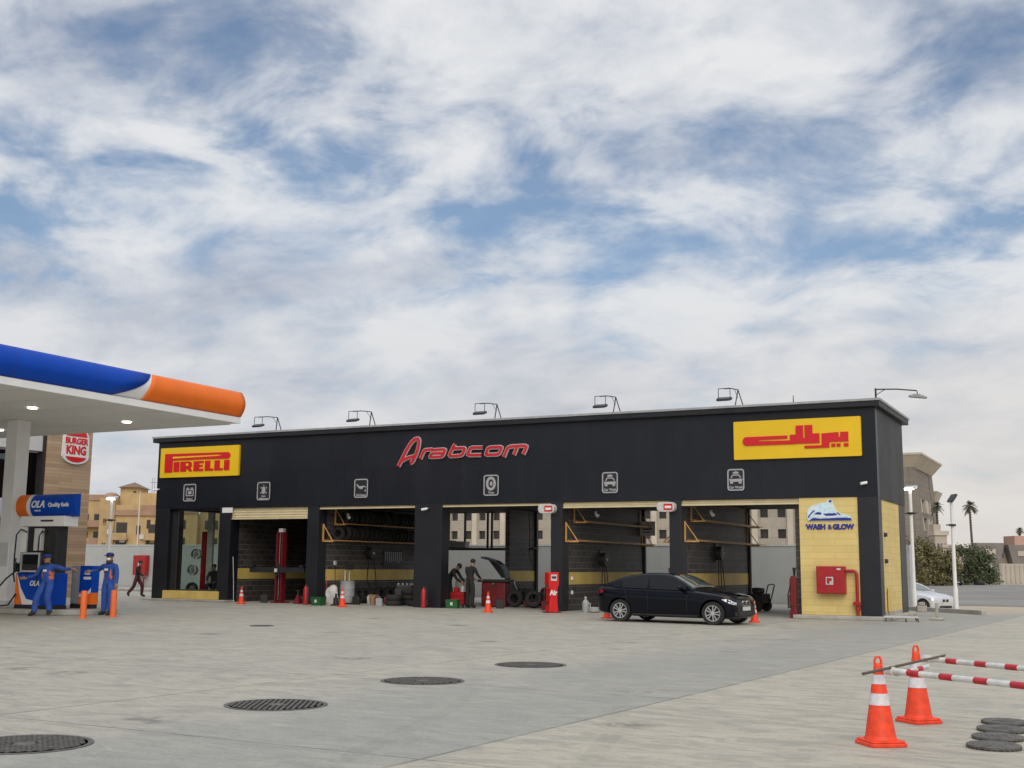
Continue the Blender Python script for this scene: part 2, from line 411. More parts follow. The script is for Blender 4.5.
# the street beyond, on the lower ground
st = MB(); xs_ = [(-40, 30), (-3, 46), (12, 50), (70, 62), (70, 200), (-4, 194), (-14, 183), (-19, 163), (-24, 120)]
st.prism(xs_, -.86, -.786)
tag(st.build('street', MAT['asphalt']), kind='structure')
tag(MB().ribbon([(-24.3, 120), (-19.3, 163.2), (-14.2, 183.4), (-4, 194.4), (70, 200.4)], .35, -.9, -.63).build('far_kerb', MAT['kerb']), kind='structure')
# ================================================================== materials
def M_clad(name, col):
    m, nt, out = _new(name)
    b = N(nt, 'ShaderNodeBsdfPrincipled'); b.inputs['Specular IOR Level'].default_value = .34
    tc = N(nt, 'ShaderNodeTexCoord'); sp = N(nt, 'ShaderNodeSeparateXYZ'); nt.links.new(tc.outputs['Object'], sp.inputs[0])
    u = mth(nt, 'DIVIDE', mth(nt, 'ADD', sp.outputs[0], sp.outputs[1]), 1.44); w = mth(nt, 'DIVIDE', mth(nt, 'SUBTRACT', sp.outputs[2], 3.67), 1.38)
    wn = N(nt, 'ShaderNodeTexWhiteNoise'); wn.noise_dimensions = '2D'
    cb = N(nt, 'ShaderNodeCombineXYZ'); nt.links.new(mth(nt, 'FLOOR', u), cb.inputs[0]); nt.links.new(mth(nt, 'FLOOR', w), cb.inputs[1]); nt.links.new(cb.outputs[0], wn.inputs['Vector'])
    c = mixc(nt, wn.outputs['Value'], tuple(x * .88 for x in col), tuple(x * 1.14 for x in col))
    mp = N(nt, 'ShaderNodeMapping'); mp.inputs['Scale'].default_value = (2.2, 2.2, .25); nt.links.new(tc.outputs['Object'], mp.inputs['Vector'])
    dust = noise(nt, mp.outputs[0], 1.0, 7, .65); blot = noise(nt, tc.outputs['Object'], .35, 5, .6)
    c = mixc(nt, ramp(nt, dust, [(.5, 0), (.8, .045)]), c, (.10, .095, .085))
    c = mixc(nt, ramp(nt, blot, [(.45, 0), (.75, .05)]), c, (.12, .12, .12))
    ju = mth(nt, 'LESS_THAN', mth(nt, 'ABSOLUTE', mth(nt, 'SUBTRACT', mth(nt, 'FRACT', u), .5)), .004)
    jw = mth(nt, 'LESS_THAN', mth(nt, 'ABSOLUTE', mth(nt, 'SUBTRACT', mth(nt, 'FRACT', w), .985)), .004)
    j = mth(nt, 'MAXIMUM', ju, jw)
    c = mixc(nt, mth(nt, 'MULTIPLY', j, .7), c, (.002, .002, .002))
    nt.links.new(c, b.inputs['Base Color']); nt.links.new(mth(nt, 'MULTIPLY_ADD', dust, .3, .25), b.inputs['Roughness'])
    bp = N(nt, 'ShaderNodeBump'); bp.inputs['Strength'].default_value = .12; bp.inputs['Distance'].default_value = .02
    nt.links.new(mth(nt, 'SUBTRACT', noise(nt, tc.outputs['Object'], .9, 2), j), bp.inputs['Height']); nt.links.new(bp.outputs[0], b.inputs['Normal'])
    nt.links.new(b.outputs[0], out.inputs[0]); return m
MAT.update({
 'clad': M_clad('dark_cladding', (.0075, .0096, .0158)),
 'cladcol': M('column_cladding', (.009, .0105, .015), .45, 0, .2, 1, .04, 4),
 'cladside': M('side_cladding', (.016, .0165, .018), .5, .0, .3, .8, .05, 2, spec=.22),
 'roofcap': M('roof_trim', (.018, .020, .025), .5, 0, .15, 2, spec=.3),
 'inner': M('dark_paint', (.012, .012, .013), .8, 0, .3, 1),
 'yblock': M_blocks('yellow_block', (.72, .56, .215), (.58, .45, .17), 1.3, .2, .7, .05, .008, .35, .5, .22),
 'dblock': M_blocks('charcoal_block', (.058, .051, .048), (.20, .185, .165), .42, .205, .6, .35, .009, .5, .5, .3),
 'yband': M('yellow_band', (.62, .45, .13), .6, 0, .15, 2, .1),
 'shutter': M('cream_shutter', (.62, .53, .34), .5, 0, .08, 3),
 'black': M('black_plastic', (.015, .015, .016), .5, 0, .2, 5),
 'rubber': M('rubber', (.018, .018, .018), .8, 0, .25, 8, .2),
 'steel': M('steel', (.42, .42, .42), .4, .8, .15, 5),
 'dsteel': M('dark_steel', (.05, .05, .052), .5, .5, .2, 5),
 'alu': M('aluminium', (.62, .63, .64), .35, .6, .1, 5),
 'white': M('white_paint', (.75, .75, .74), .5, 0, .06, 4),
 'dwhite': M('dirty_white', (.55, .54, .52), .6, 0, .2, 6),
 'grey': M('grey_paint', (.33, .34, .35), .55, 0, .15, 4),
 'lgrey': M('pale_grey_paint', (.55, .56, .56), .55, 0, .08, 4),
 'red': M('red_paint', (.36, .012, .015), .4, 0, .12, 5),
 'dred': M('deep_red_paint', (.15, .009, .014), .45, 0, .2, 5),
 'bred': M('bright_red_paint', (.62, .012, .012), .35, 0, .1, 5),
 'signred': M('sign_red', (.60, .006, .010), .4, 0, .06, 5),
 'signyel': M('sign_yellow', (.78, .50, .005), .4, 0, .05, 1),
 'green': M('green_plastic', (.012, .10, .028), .45, 0, .15, 4),
 'orange': M('orange_paint', (.78, .15, .03), .45, 0, .1, 4),
 'rack': M('ochre_rack_paint', (.58, .32, .10), .55, 0, .25, 6),
 'blue': M('blue_paint', (.004, .060, .42), .4, 0, .06, 2, spec=.15),
 'orp': M('orange_panel', (.80, .17, .022), .4, 0, .06, 2, spec=.2),
 'glass': M_glass('clear_glass', (.80, .84, .82)),
 'dglass': M('dark_glass', (.006, .007, .009), .06, 0, .1, 3, spec=.3),
 'concrete': M('concrete', (.38, .36, .32), .85, 0, .2, 2, .3),
 'navy': M('navy_ink', (.02, .025, .25), .4, 0, .05, 4),
 'lblue': M('pale_blue', (.58, .76, .90), .4, 0, .2, 9),
 'sgrey': M('sign_grey', (.36, .36, .38), .5, 0, .1, 6),
 'cardboard': M('cardboard', (.30, .20, .11), .8, 0, .15, 6),
 'lampglow': M('lamp_glow', (1, .97, .9), .4, 0, 0, 1, emit=6),
})
# ================================================================== the garage building
shop = thing('service_garage', 'long black flat-roofed tyre and wash garage with six open bays and yellow block end', 'garage', (0, 0, 0))
mb = MB().box(-28.84, 0, 0, .3, 3.67, 6.40)
mb.build('fascia', MAT['clad'], shop)
# vertical panel joints of the cladding, as thin recess strips
MB().box(-28.84, -28.54, .56, 8, 3.72, 6.40).box(-28.84, -28.54, .3, .559, 0, 6.40).box(-28.84, -28.54, 4.6, 8, 0, 3.719).box(-28.84, -28.54, .56, 4.599, 0, .16).build('end_wall', MAT['clad'], shop)
MB().box(-.3, 0, .3, 4.9, 3.615, 6.40).build('side_fascia', MAT['cladside'], shop)
MB().box(-28.54, -2.40, 7.7, 8, 3.72, 6.40).build('rear_beam', MAT['clad'], shop)
MB().box(-2.60, -2.40, .3, 7.7, 0, 6.40).box(-2.40, -.3, 4.7, 4.9, 0, 6.40).build('inner_wall', MAT['dblock'], shop)
rf = MB(); rf.box(-29.05, -2.4, -.16, 8.15, 6.40, 6.62); rf.box(-2.4, .16, -.16, 5.35, 6.40, 6.62)
ro = rf.build('roof', MAT['roofcap'], shop, bevel=.02)
MB().box(-29.08, .19, -.19, -.162, 6.575, 6.645).box(.162, .19, -.16, 5.38, 6.575, 6.645).build('flashing', MAT['grey'], ro)
MB().box(-28.54, -2.60, .3, 7.7, 3.74, 3.80).build('ceiling', MAT['inner'], shop)
for i, (a, b) in enumerate([(-28.83, -28.08), (-25.45, -24.88), (-21.14, -20.62), (-16.35, -15.21), (-10.89, -10.46), (-6.63, -6.22), (-.62, -.002)]):
    MB().box(a, b, .002, .55, 0, 3.668).build('column', MAT['cladcol'], shop, bevel=.01)
MB().box(-28.08, -27.71, .2, .45, 0, 3.668).build('window_pier', MAT['inner'], shop)
# showroom : low yellow sill, glazed front and back
MB().box(-28.2, -25.3, -.05, .3, .08, .40).build('sill', MAT['yband'], shop, bevel=.01)
MB().box(-29.1, -24.75, -.35, .3, 0, .075).build('plinth', MAT['concrete'], shop, bevel=.015)
wf = MB(); 
for (a, b, c, d) in [(-27.71, -25.45, .402, .46), (-27.71, -25.45, 3.60, 3.667), (-27.71, -27.66, .46, 3.60), (-25.51, -25.45, .46, 3.60)]:
    wf.box(a, b, .12, .2, c, d)
wf = wf.build('shop_window', MAT['dsteel'], shop)
MB().box(-27.66, -25.51, .15, .162, .46, 3.60).build('pane', MAT['glass'], wf)
rw = MB().box(-28.74, -28.66, .561, .62, .161, 3.719).box(-28.74, -28.66, 4.53, 4.598, .161, 3.719).box(-28.74, -28.66, .621, 4.529, .161, .22).box(-28.74, -28.66, .621, 4.529, 3.66, 3.719).build('side_window', MAT['dsteel'], shop)
MB().box(-28.705, -28.693, .621, 4.529, .221, 3.659).build('pane', MAT['glass'], rw)
MB().box(-28.54, -25.08, 7.55, 7.69, .0, 3.735).build('back_wall', MAT['inner'], shop)
# partitions, each with the painted yellow band on the side that faces the bay to its right
for xf, y0 in ((-24.88, .55), (-20.62, .55), (-15.21, 5.35), (-10.46, .55), (-6.22, .55)):
    p = MB().box(xf - .2, xf, y0, 7.6, 0, 3.735).build('partition_wall', MAT['dblock'], shop)
    MB().box(xf + .001, xf + .006, y0 + .01, 7.59, .89, 1.31).build('yellow_band', MAT['yband'], p)
MB().box(-24.88, -20.82, 7.5, 7.69, 0, 3.735).build('back_wall', MAT['dblock'], shop)
# steel posts at the inner ends of the open partitions
for xf in (-15.21, -10.46, -6.22):
    MB().box(xf - .22, xf + .10, 7.605, 7.75, 0, 3.735).build('steel_post', MAT['dsteel'], shop)
# rear glazing frame of the third bay, with its shelf rail
fr = MB()
for x in (-20.3, -19.35, -18.55, -17.45, -17.25, -16.2): fr.box(x - .04, x + .04, 7.62, 7.69, 2.24, 3.735)
fr.box(-20.45, -15.37, 7.60, 7.71, 2.14, 2.24)
fr.build('rear_frame', MAT['dsteel'], shop)
# yellow block room at the right end
bw = MB().box(-2.398, -.622, .03, .3, .12, 3.668).build('yellow_wall', MAT['yblock'], shop)
sw = MB().box(-.3, -.03, .62, 3.78, .22, 3.612).build('yellow_side_wall', MAT['yblock'], shop)
MB().box(-.3, -.01, 3.782, 4.9, 0, 3.612).build('side_pier', MAT['cladcol'], shop, bevel=.01)
MB().box(-2.60, .25, -.28, .29, 0, .115).box(-.29, .25, .29, 5.0, 0, .115).build('plinth', MAT['concrete'], shop, bevel=.02)
MB().box(-.3, -.02, .56, 3.78, .116, .218).build('side_plinth', MAT['concrete'], shop)
MB().box(.002, .05, 1.0, 1.25, .22, .95).build('meter_cover', MAT['yband'], shop, bevel=.008)
for (y, z) in ((.95, 1.75), (.95, 2.55)):
    MB().cyl((-.03, y, z), (.06, y, z), .07, .06, 10).build('outlet', MAT['black'], shop)
# roller shutters
for (a, b, z) in ((-24.88, -21.14, 3.215), (-20.62, -16.35, 3.56), (-15.21, -10.89, 3.565), (-10.46, -6.63, 3.465), (-6.22, -2.40, 3.48)):
    s = MB(); zz_ = z
    s.box(a, b, .06, .15, z, z + .05); zz_ = z + .05
    while zz_ < 3.66:
        t = min(zz_ + .095, 3.668)
        s.add([(a, .10, zz_), (b, .10, zz_), (b, .075, (zz_ + t) / 2), (a, .075, (zz_ + t) / 2), (b, .105, t), (a, .105, t), (a, .14, zz_), (b, .14, zz_), (b, .14, t), (a, .14, t)],
              [(0, 1, 2, 3), (3, 2, 4, 5), (1, 0, 6, 7), (5, 4, 8, 9), (7, 6, 9, 8)])
        zz_ = t
    s.build('roller_shutter', MAT['shutter'], shop)

# ================================================================== signs on the fascia
def board(name, label, x0, x1, z0, z1, group=None):
    t = thing(name, label, 'sign', ((x0 + x1) / 2, 0, (z0 + z1) / 2), 0, group)
    MB().prism(rrect(x1 - x0, z1 - z0, .03, 2), .002, .10, 0, FAC).build('panel', MAT['signyel'], t)
    return t, x1 - x0, z1 - z0
t, w, h = board('sign_board', 'yellow sign board with red Latin lettering at the left end of the garage fascia', -28.63, -24.52, 4.94, 6.155)
def q(u, v): return ((u - .5) * w, (v - .5) * h)
def qp(pts): return [q(*p) for p in pts]
L = MB(); d0, d1 = .1005, .13
def poly(mb, pts, d=(d0, d1), T=FAC): mb.prism(qp(pts), d[0], d[1], 0, T)
poly(L, [(.065, .175), (.165, .175), (.168, .575), (.66, .575), (.845, .565)] + [(.862 + .035 * math.cos(R(a)), .672 + .107 * math.sin(R(a))) for a in range(-80, 81, 20)] + [(.845, .78), (.065, .80)])
slit = MB().prism(qp([(.168, .635), (.168, .695), (.74, .70), (.79, .685), (.74, .665)]), .1305, .1335, 0, FAC)
def bar(u0, v0, u1, v1): poly(L, [(u0, v0), (u1, v0), (u1, v1), (u0, v1)])
V0, V1 = .19, .52
bar(.183, V0, .255, V1)                                                     # I
poly(L, [(.27, V0), (.345, V0), (.345, .27), (.365, .27), (.385, V0), (.42, V0), (.42, .22), (.40, .30), (.415, .35), (.415, .46), (.395, V1), (.27, V1)])   # R
poly(L, [(.44, V0), (.565, V0), (.565, .26), (.51, .26), (.51, .325), (.555, .325), (.555, .385), (.51, .385), (.51, .45), (.565, .45), (.565, V1), (.44, V1)])
poly(L, [(.585, V0), (.69, V0), (.69, .26), (.65, .26), (.65, V1), (.585, V1)])
poly(L, [(.705, V0), (.81, V0), (.81, .26), (.77, .26), (.77, V1), (.705, V1)])
bar(.825, V0, .89, V1)
L.build('lettering', MAT['signred'], t)
slit.prism(qp([(.345, .375), (.375, .375), (.375, .45), (.345, .45)]), .1305, .1335, 0, FAC)
slit.build('lettering_slit', MAT['signyel'], t)

t, w, h = board('sign_board', 'yellow sign board with red Arabic lettering at the right end of the garage fascia', -4.395, -.42, 4.905, 6.12)
L = MB()
# long swept final letter with its slit, upper and lower arms
poly(L, [(.435, .585), (.12, .585)] + [(.105 + .03 * math.cos(R(a)), .47 + .115 * math.sin(R(a))) for a in range(100, 261, 20)] + [(.12, .355), (.50, .355), (.50, .60), (.455, .60), (.455, .455), (.205, .465), (.205, .495), (.435, .505)])
poly(L, [(.501, .36), (.685, .36), (.685, .61), (.632, .61), (.632, .83), (.572, .83), (.572, .50), (.560, .50), (.560, .83), (.503, .83)])
poly(L, [(.702, .60), (.702, .30), (.568, .30), (.568, .235), (.760, .235), (.760, .375), (.905, .375), (.905, .62), (.845, .62), (.845, .50), (.832, .50), (.832, .62)])
for a, b in ((.775, .805), (.815, .845), (.870, .905)): poly(L, [(a, .25), (b, .25), (b, .33), (a, .33)])
L.build('lettering', MAT['signred'], t)

# the big red channel-letter word
def chaikin(P, closed=False, it=2):
    for _ in range(it):
        Q = [] if closed else [P[0]]; n = len(P)
        for i in range(n if closed else n - 1):
            a, b = P[i], P[(i + 1) % n]
            f = .14
            Q.append((a[0] + (b[0] - a[0]) * f, a[1] + (b[1] - a[1]) * f)); Q.append((a[0] + (b[0] - a[0]) * (1 - f), a[1] + (b[1] - a[1]) * (1 - f)))
        if not closed: Q.append(P[-1])
        P = Q
    return P
MAT['silver'] = M('silver_edge', (.60, .58, .58), .35, .3, .05, 4)
MAT['chred'] = M('channel_red', (.50, .012, .022), .35, 0, .06, 4, coat=.3)
SX, SZ = .00602, .00527
def cp(x, y): return ((x - 500) * SX, -((y - 200) + .039 * (x - 500)) * SZ)
t = thing('letter_sign', 'red italic channel lettering edged in silver on the middle of the fascia', 'sign', (-14.44, 0, 5.44))
strokes = [
 ([(66, 285), (84, 250), (118, 180), (150, 125), (178, 97), (202, 92), (211, 108), (205, 160), (190, 205), (165, 255), (150, 262)], 20),
 ([(84, 252), (130, 226), (185, 212)], 17),
 ([(222, 234), (248, 172), (305, 168)], 17),                                            # r
 ([(308, 172), (398, 166), (378, 218), (288, 222), (300, 196), (380, 193)], 15),        # a
 ([(462, 132), (418, 216), (512, 210), (534, 158), (452, 162)], 16),                    # b
 ([(648, 156), (568, 156), (548, 208), (640, 206)], 17),                                # c
 ([(688, 156), (670, 206), (760, 202), (780, 152)], 17),                                # o
 ([(792, 220), (820, 150), (944, 144), (918, 202)], 17),                                # m
 ([(880, 152), (858, 206)], 17),
]
closed = {6}
for nm, extra, dz, mt in (('letter_edge', 9, 0, 'silver'), ('letter_face', 0, .022, 'chred')):
    Lb = MB()
    for i, (pth, wd) in enumerate(strokes):
        Lb.ribbon(chaikin([cp(*p) for p in pth], i in closed), (wd + 1.5 + extra) * .0054, .02, .07 + dz + i * .002, 0, FAC, closed=i in closed)
    Lb.build(nm, MAT[mt], t, fix=True)

# six framed service icons
def icon(label, x, z, w, h, draw):
    t = thing('service_sign', label, 'sign', (x, 0, z), 0, 'service signs along the fascia')
    MB().prism(rrect(w, h, .09), .002, .03, 0, FAC).build('plate', MAT['black'], t)
    f = MB(); f.ribbon(rrect(w - .06, h - .06, .07), .042, .0305, .04, 0, FAC, closed=True); f.build('border', MAT['sgrey'], t, fix=True)
    g_ = MB(); draw(g_); g_.build('symbol', MAT['sgrey'], t, fix=True)
D = (.0305, .036)
def tx(g_, s, z, size=.11): g_.text(s, size, .006, 0, Matrix.Translation((0, -.031, z)) @ FAC, bold=.004)
def d_batt(g_):
    g_.ribbon([(-.18, -.12), (.18, -.12), (.18, .12), (-.18, .12)], .04, *D, 0, FAC, closed=True)
    g_.prism([(-.09, -.06), (.09, -.06), (.09, .06), (-.09, .06)], *D, 0, FAC)
    g_.prism([(-.17, .15), (-.05, .15), (-.05, .20), (-.17, .20)], *D, 0, FAC); g_.prism([(.05, .15), (.17, .15), (.17, .20), (.05, .20)], *D, 0, FAC)
    tx(g_, 'Battery', -.25)
def d_wrench(g_):
    g_.prism(arc(0, .03, .09, .15, 0, 360, 16)[:-1], *D, 0, FAC)
    for a in (30, 90, 150, 210, 330): g_.prism([(.12 * math.cos(R(a - 9)), .03 + .18 * math.sin(R(a - 9))), (.17 * math.cos(R(a - 9)), .03 + .22 * math.sin(R(a - 9))), (.17 * math.cos(R(a + 9)), .03 + .22 * math.sin(R(a + 9))), (.12 * math.cos(R(a + 9)), .03 + .18 * math.sin(R(a + 9)))], *D, 0, FAC)
    tx(g_, 'Quick', -.20, .085); tx(g_, 'Maintenance', -.29, .085)
def d_oil(g_):
    g_.prism([(-.22, .13), (-.16, .16), (-.10, .08), (.05, .08), (.09, .10), (.22, .06), (.22, .03), (.10, .05), (.05, -.03), (-.08, -.01), (-.14, .05)], *D, 0, FAC)
    g_.prism([(.19, -.02), (.215, -.09), (.20, -.13), (.17, -.12), (.165, -.08)], *D, 0, FAC)
    tx(g_, 'Oil Change', -.25, .095)
def d_tyre(g_):
    g_.ribbon(arc(-.01, .06, .15, .20, 0, 360, 20)[:-1], .09, *D, 0, FAC, closed=True)
    g_.prism(arc(.0, .06, .055, .08, 0, 360, 12)[:-1], *D, 0, FAC)
    tx(g_, 'Tires', -.26)
def d_wash(g_):
    g_.prism([(-.19, -.06), (.19, -.06), (.22, .03), (-.22, .03)], *D, 0, FAC)
    g_.ribbon([(-.16, .06), (-.10, .15), (.10, .15), (.16, .06)], .035, *D, 0, FAC)
    g_.prism([(-.07, .19), (.07, .19), (.11, .235), (0, .275), (-.11, .235)], *D, 0, FAC)
    g_.prism([(-.19, -.12), (-.09, -.12), (-.09, -.065), (-.19, -.065)], *D, 0, FAC); g_.prism([(.09, -.12), (.19, -.12), (.19, -.065), (.09, -.065)], *D, 0, FAC)
    tx(g_, 'Car Wash', -.24, .11)
icon('white framed black battery sign above the showroom window', -27.03, 4.31, .68, .72, d_batt)
icon('white framed black sign with two lines of small lettering over the half lowered shutter', -23.27, 4.30, .66, .73, d_wrench)
icon('white framed black oil can sign above the bay with tyre racks', -18.70, 4.31, .63, .72, d_oil)
icon('white framed black tire sign below the red letter sign', -13.20, 4.30, .62, .75, d_tyre)
icon('white framed black car wash sign above the bay behind the car boot', -8.69, 4.29, .59, .72, d_wash)
icon('white framed black car wash sign under the yellow Arabic board', -4.37, 4.275, .57, .71, d_wash)

# car-wash logo on the yellow wall
t = thing('logo_sign', 'blue and white foaming car logo with lettering on the yellow wall', 'sign', (-1.47, .03, 3.05)); t.scale = (.93, 1, .95)
lw = MB()
cloud = [(-.74, .0), (-.72, .16)] + arc(-.50, .18, .22, .22, 170, 95, 6) + arc(-.26, .36, .16, .12, 150, 60, 5) + [(-.10, .48), (-.04, .58), (.08, .58), (.16, .40), (.22, .22), (.34, .14), (.58, .08), (.70, .02), (.72, -.10), (-.70, -.10)]
lw.prism(cloud, .002, .03, 0, FAC); lw.build('cloud_shape', MAT['lblue'], t)
lc = MB(); dd = (.0305, .045)
lc.prism([(-.68, -.09), (.72, -.09), (.70, -.02), (.48, .0), (-.30, -.03), (-.52, .0)], *dd, 0, FAC)
lc.prism([(-.48, .12), (-.40, .18), (-.26, .17), (-.26, .10)], *dd, 0, FAC)
lc.prism([(-.20, .13), (.20, .14), (.26, .09), (.10, .06), (-.10, .06)], *dd, 0, FAC)
lc.prism([(.0, .50), (.08, .50), (.09, .56), (.0, .56)], *dd, 0, FAC)
lc.ribbon([(-.70, .0), (-.60, .14), (-.48, .24)], .035, *dd, 0, FAC)
lc.ribbon([(.26, .16), (.36, .08)], .03, *dd, 0, FAC)
for s_, x_, b_ in (('WASH', -.455, .014), ('&', 0, .004), ('GLOW', .435, .014)): lc.text(s_, .225, .02, 0, Matrix.Translation((x_, -.003, -.30)) @ FAC, bold=b_, sx=.97)
lc.build('lettering', MAT['navy'], t, fix=True)
lh = MB(); dd2 = (.0305, .038)
lh.prism([(-.66, .02), (-.56, .03), (-.30, .0), (.46, .03), (.62, .02), (.5, .06), (-.5, .06)], *dd2, 0, FAC)
lh.prism([(-.02, .30), (.10, .48), (.14, .36), (.12, .28)], *dd2, 0, FAC)
lh.prism(arc(-.50, .28, .10, .07, 0, 360, 10)[:-1], *dd2, 0, FAC)
lh.build('highlight', MAT['white'], t)

# red fire-hose cabinet and its riser
t = thing('hose_cabinet', 'red fire hose cabinet with white symbol and riser pipe on the yellow wall', 'fire cabinet', (-1.44, .03, 1.17))
MB().box(-.42, .42, -.30, 0, -.41, .41).build('cabinet', MAT['red'], t, bevel=.012)
dr = MB().box(-.40, .40, -.325, -.302, -.39, .39).build('door', MAT['red'], t, bevel=.008)
MB().box(-.13, .09, -.332, -.3255, -.14, .09).build('symbol', MAT['dwhite'], dr)
MB().prism([(-.10, -.11), (-.02, -.11), (-.02, -.03), (.05, -.03), (.05, .06), (-.10, .06)], .3325, .336, 0, FAC).build('symbol_mark', MAT['red'], dr)
MB().box(.2, .32, -.332, -.3255, .30, .35).build('plate', MAT['dwhite'], dr)
MB().tube([(.42, -.12, .27), (.55, -.12, .27), (.66, -.12, .27), (.72, -.12, .24), (.75, -.12, .17), (.75, -.12, -.4), (.75, -.12, -1.05)], .05, 10).build('riser_pipe', MAT['red'], t, smooth=40)
MB().box(.62, .85, -.2, -.02, -.74, -.64).cyl((.75, -.12, -.9), (.75, -.12, -.80), .075, n=10).build('pipe_clamp', MAT['red'], t)

# projecting oval lamp signs
for x, lb in ((-10.95, 'white rounded blade sign with red panel right of the fourth bay shutter'), (-6.66, 'white rounded blade sign with red panel above the parked sedan roof')):
    t = thing('blade_sign', lb, 'sign', (x, -.02, 3.44), 0, 'rounded blade signs at the column tops')
    MB().prism(rrect(.60, .31, .13, 6), .0, .24, 0, Matrix.Translation((0, 0, 0)) @ FAC).build('body', MAT['dwhite'], t, smooth=40)
    MB().prism(rrect(.30, .20, .03, 3, .09, 0), .2405, .25, 0, FAC).build('panel', MAT['signred'], t)
    MB().prism(rrect(.22, .08, .01, 2, .09, -.005), .2505, .254, 0, FAC).build('legend', MAT['white'], t)
    MB().box(-.03, .03, -.0, .02, -.12, .12).build('bracket', MAT['dsteel'], t)

# bullet cameras
for x, z, lb in ((-.36, 4.08, 'small white bullet camera near the right end of the fascia'), (-15.84, 3.50, 'small white bullet camera on the widest black column'), (-28.74, 4.46, 'small white bullet camera at the left end of the fascia')):
    t = thing('security_camera', lb, 'camera', (x, 0, z), 0, 'bullet cameras on the garage front')
    MB().cyl((-.10, -.22, -.03), (.06, -.10, .01), .045, n=10).build('housing', MAT['white'], t, smooth=40)
    MB().cyl((.02, -.12, 0), (.04, .0, .03), .02, n=8).build('bracket', MAT['white'], t)
MB_note = MB().box(-.26, .26, -.02, 0, -.10, .10)
tag(MB_note.build('notice', MAT['white'], None, (-25.05, 0, 3.58)), 'small blank white notice on the column right of the showroom', 'notice')

# roof floodlights : A-frame post, arm reaching left, lamp hung below
def floodlight():
    t = thing('floodlight', '', 'floodlight', (0, 0, 0), 0, 'floodlights along the garage roof')
    p = MB()
    for s_ in (-.17, .17):
        p.tube([(s_, .0, 0), (0, -.12, .66)], .022, 6)
    p.build('post', MAT['dsteel'], t)
    MB().tube([(0, -.12, .66), (-.10, -.70, .64), (-.20, -1.22, .56)], .02, 6).tube([(-.01, -.12, .36), (-.05, -.42, .64)], .01, 5).build('arm', MAT['dsteel'], t)
    y = MB()
    for s_ in (-.22, .22): y.tube([(-.20 + s_, -1.22, .57), (-.20 + s_, -1.22, .22)], .014, 5)
    y.tube([(-.42, -1.22, .57), (.02, -1.22, .57)], .014, 5)
    y.build('yoke', MAT['dsteel'], t)
    MB().prism(rrect(.56, .34, .10, 4), -.04, .04, 0, Matrix.Translation((-.20, -1.22, .18)) @ Matrix.Rotation(R(20), 4, 'X')).build('lamp', MAT['dsteel'], t, bevel=.015)
    return t
fl = floodlight()
for i, (x, lb) in enumerate(((-22.75, 'roof floodlight on an A-frame next to the orange canopy end'), (-18.35, 'roof floodlight above the oil can sign, second from the canopy'), (-13.02, 'roof floodlight behind the end of the red letter sign'), (-8.48, 'roof floodlight above the bay behind the car boot'), (-4.25, 'roof floodlight above the yellow Arabic board'))):
    o = fl if i == 0 else copy_tree(fl)
    o.scale = (.86,) * 3; o.location = (x, .1, 6.60); o['label'] = lb
t = thing('arm_lamp', 'long armed lamp at the right roof corner reaching past the end wall', 'lamp', (.04, .02, 6.60))
MB().tube([(0, 0, 0), (0, 0, .36)], .03, 8).build('post', MAT['dsteel'], t)
MB().tube([(0, 0, .33), (.62, 0, .30), (1.20, 0, .22), (1.22, 0, .10)], .02, 6).tube([(.02, 0, .16), (.28, 0, .315)], .012, 5).build('arm', MAT['dsteel'], t)
MB().prism([(-.24, .01), (.26, -.06), (.28, -.01), (.08, .07), (-.05, .085), (-.22, .05)], -.13, .13, 0, Matrix.Translation((1.20, 0, .03)) @ FAC).build('lamp', MAT['grey'], t, bevel=.01)
tag(MB().cyl((0, 0, 0), (0, 0, .28), .02, .012, 6).box(-.04, .04, -.04, .04, 0, .03).build('roof_spike', MAT['dsteel'], None, (-2.5, .1, 6.62)), 'short dark rod standing on the roof edge above the Arabic board', 'rod')
# ================================================================== racks and tyres inside the bays
def rack(label, xf, z, y0, y1):
    t = thing('wall_rack', label, 'rack', (xf, 0, z), 0, 'wall racks in the bays')
    MB().box(.41, .445, y0, y1, -.02, .02).build('rail', MAT['rack'], t)
    MB().box(.11, .145, y0, y1, -.02, .02).build('rail', MAT['rack'], t)
    n = 2
    for k in range(n):
        y = y0 + (y1 - y0) * k / (n - 1); y = min(max(y, y0 + .05), y1 - .05, 7.5)
        b = MB(); b.box(0.006, .05, y - .025, y + .025, -.05, .62); b.box(.051, .50, y - .025, y + .025, -.06, -.021)
        b.tube([(.04, y, .56), (.46, y, -.02)], .018, 6)
        b.build('bracket', MAT['rack'], t)
rack('ochre lower wall rack holding a row of tyres in the third bay', -20.62, 2.40, .25, 7.2)
rack('ochre upper wall rack holding a row of tyres in the third bay', -20.62, 3.05, 1.0, 7.2)
rack('empty ochre lower wall rack above the sedan boot', -10.46, 2.38, .22, 7.9)
rack('empty ochre upper wall rack in the bay behind the sedan boot', -10.46, 3.05, .9, 7.3)
rack('empty ochre lower wall rack in the last bay', -6.22, 2.38, .25, 8.6)
rack('empty ochre upper wall rack in the last bay', -6.22, 3.05, .9, 8.2)
ty = MB().lathe([(.17, -.09), (.28, -.10), (.315, -.06), (.32, 0), (.315, .06), (.28, .10), (.17, .09), (.185, 0)], 20, 0, Matrix.Rotation(R(90), 4, 'X'), closed=True)
TY = ty.mesh('tyre', MAT['rubber'], 40)
rng = random.Random(3)
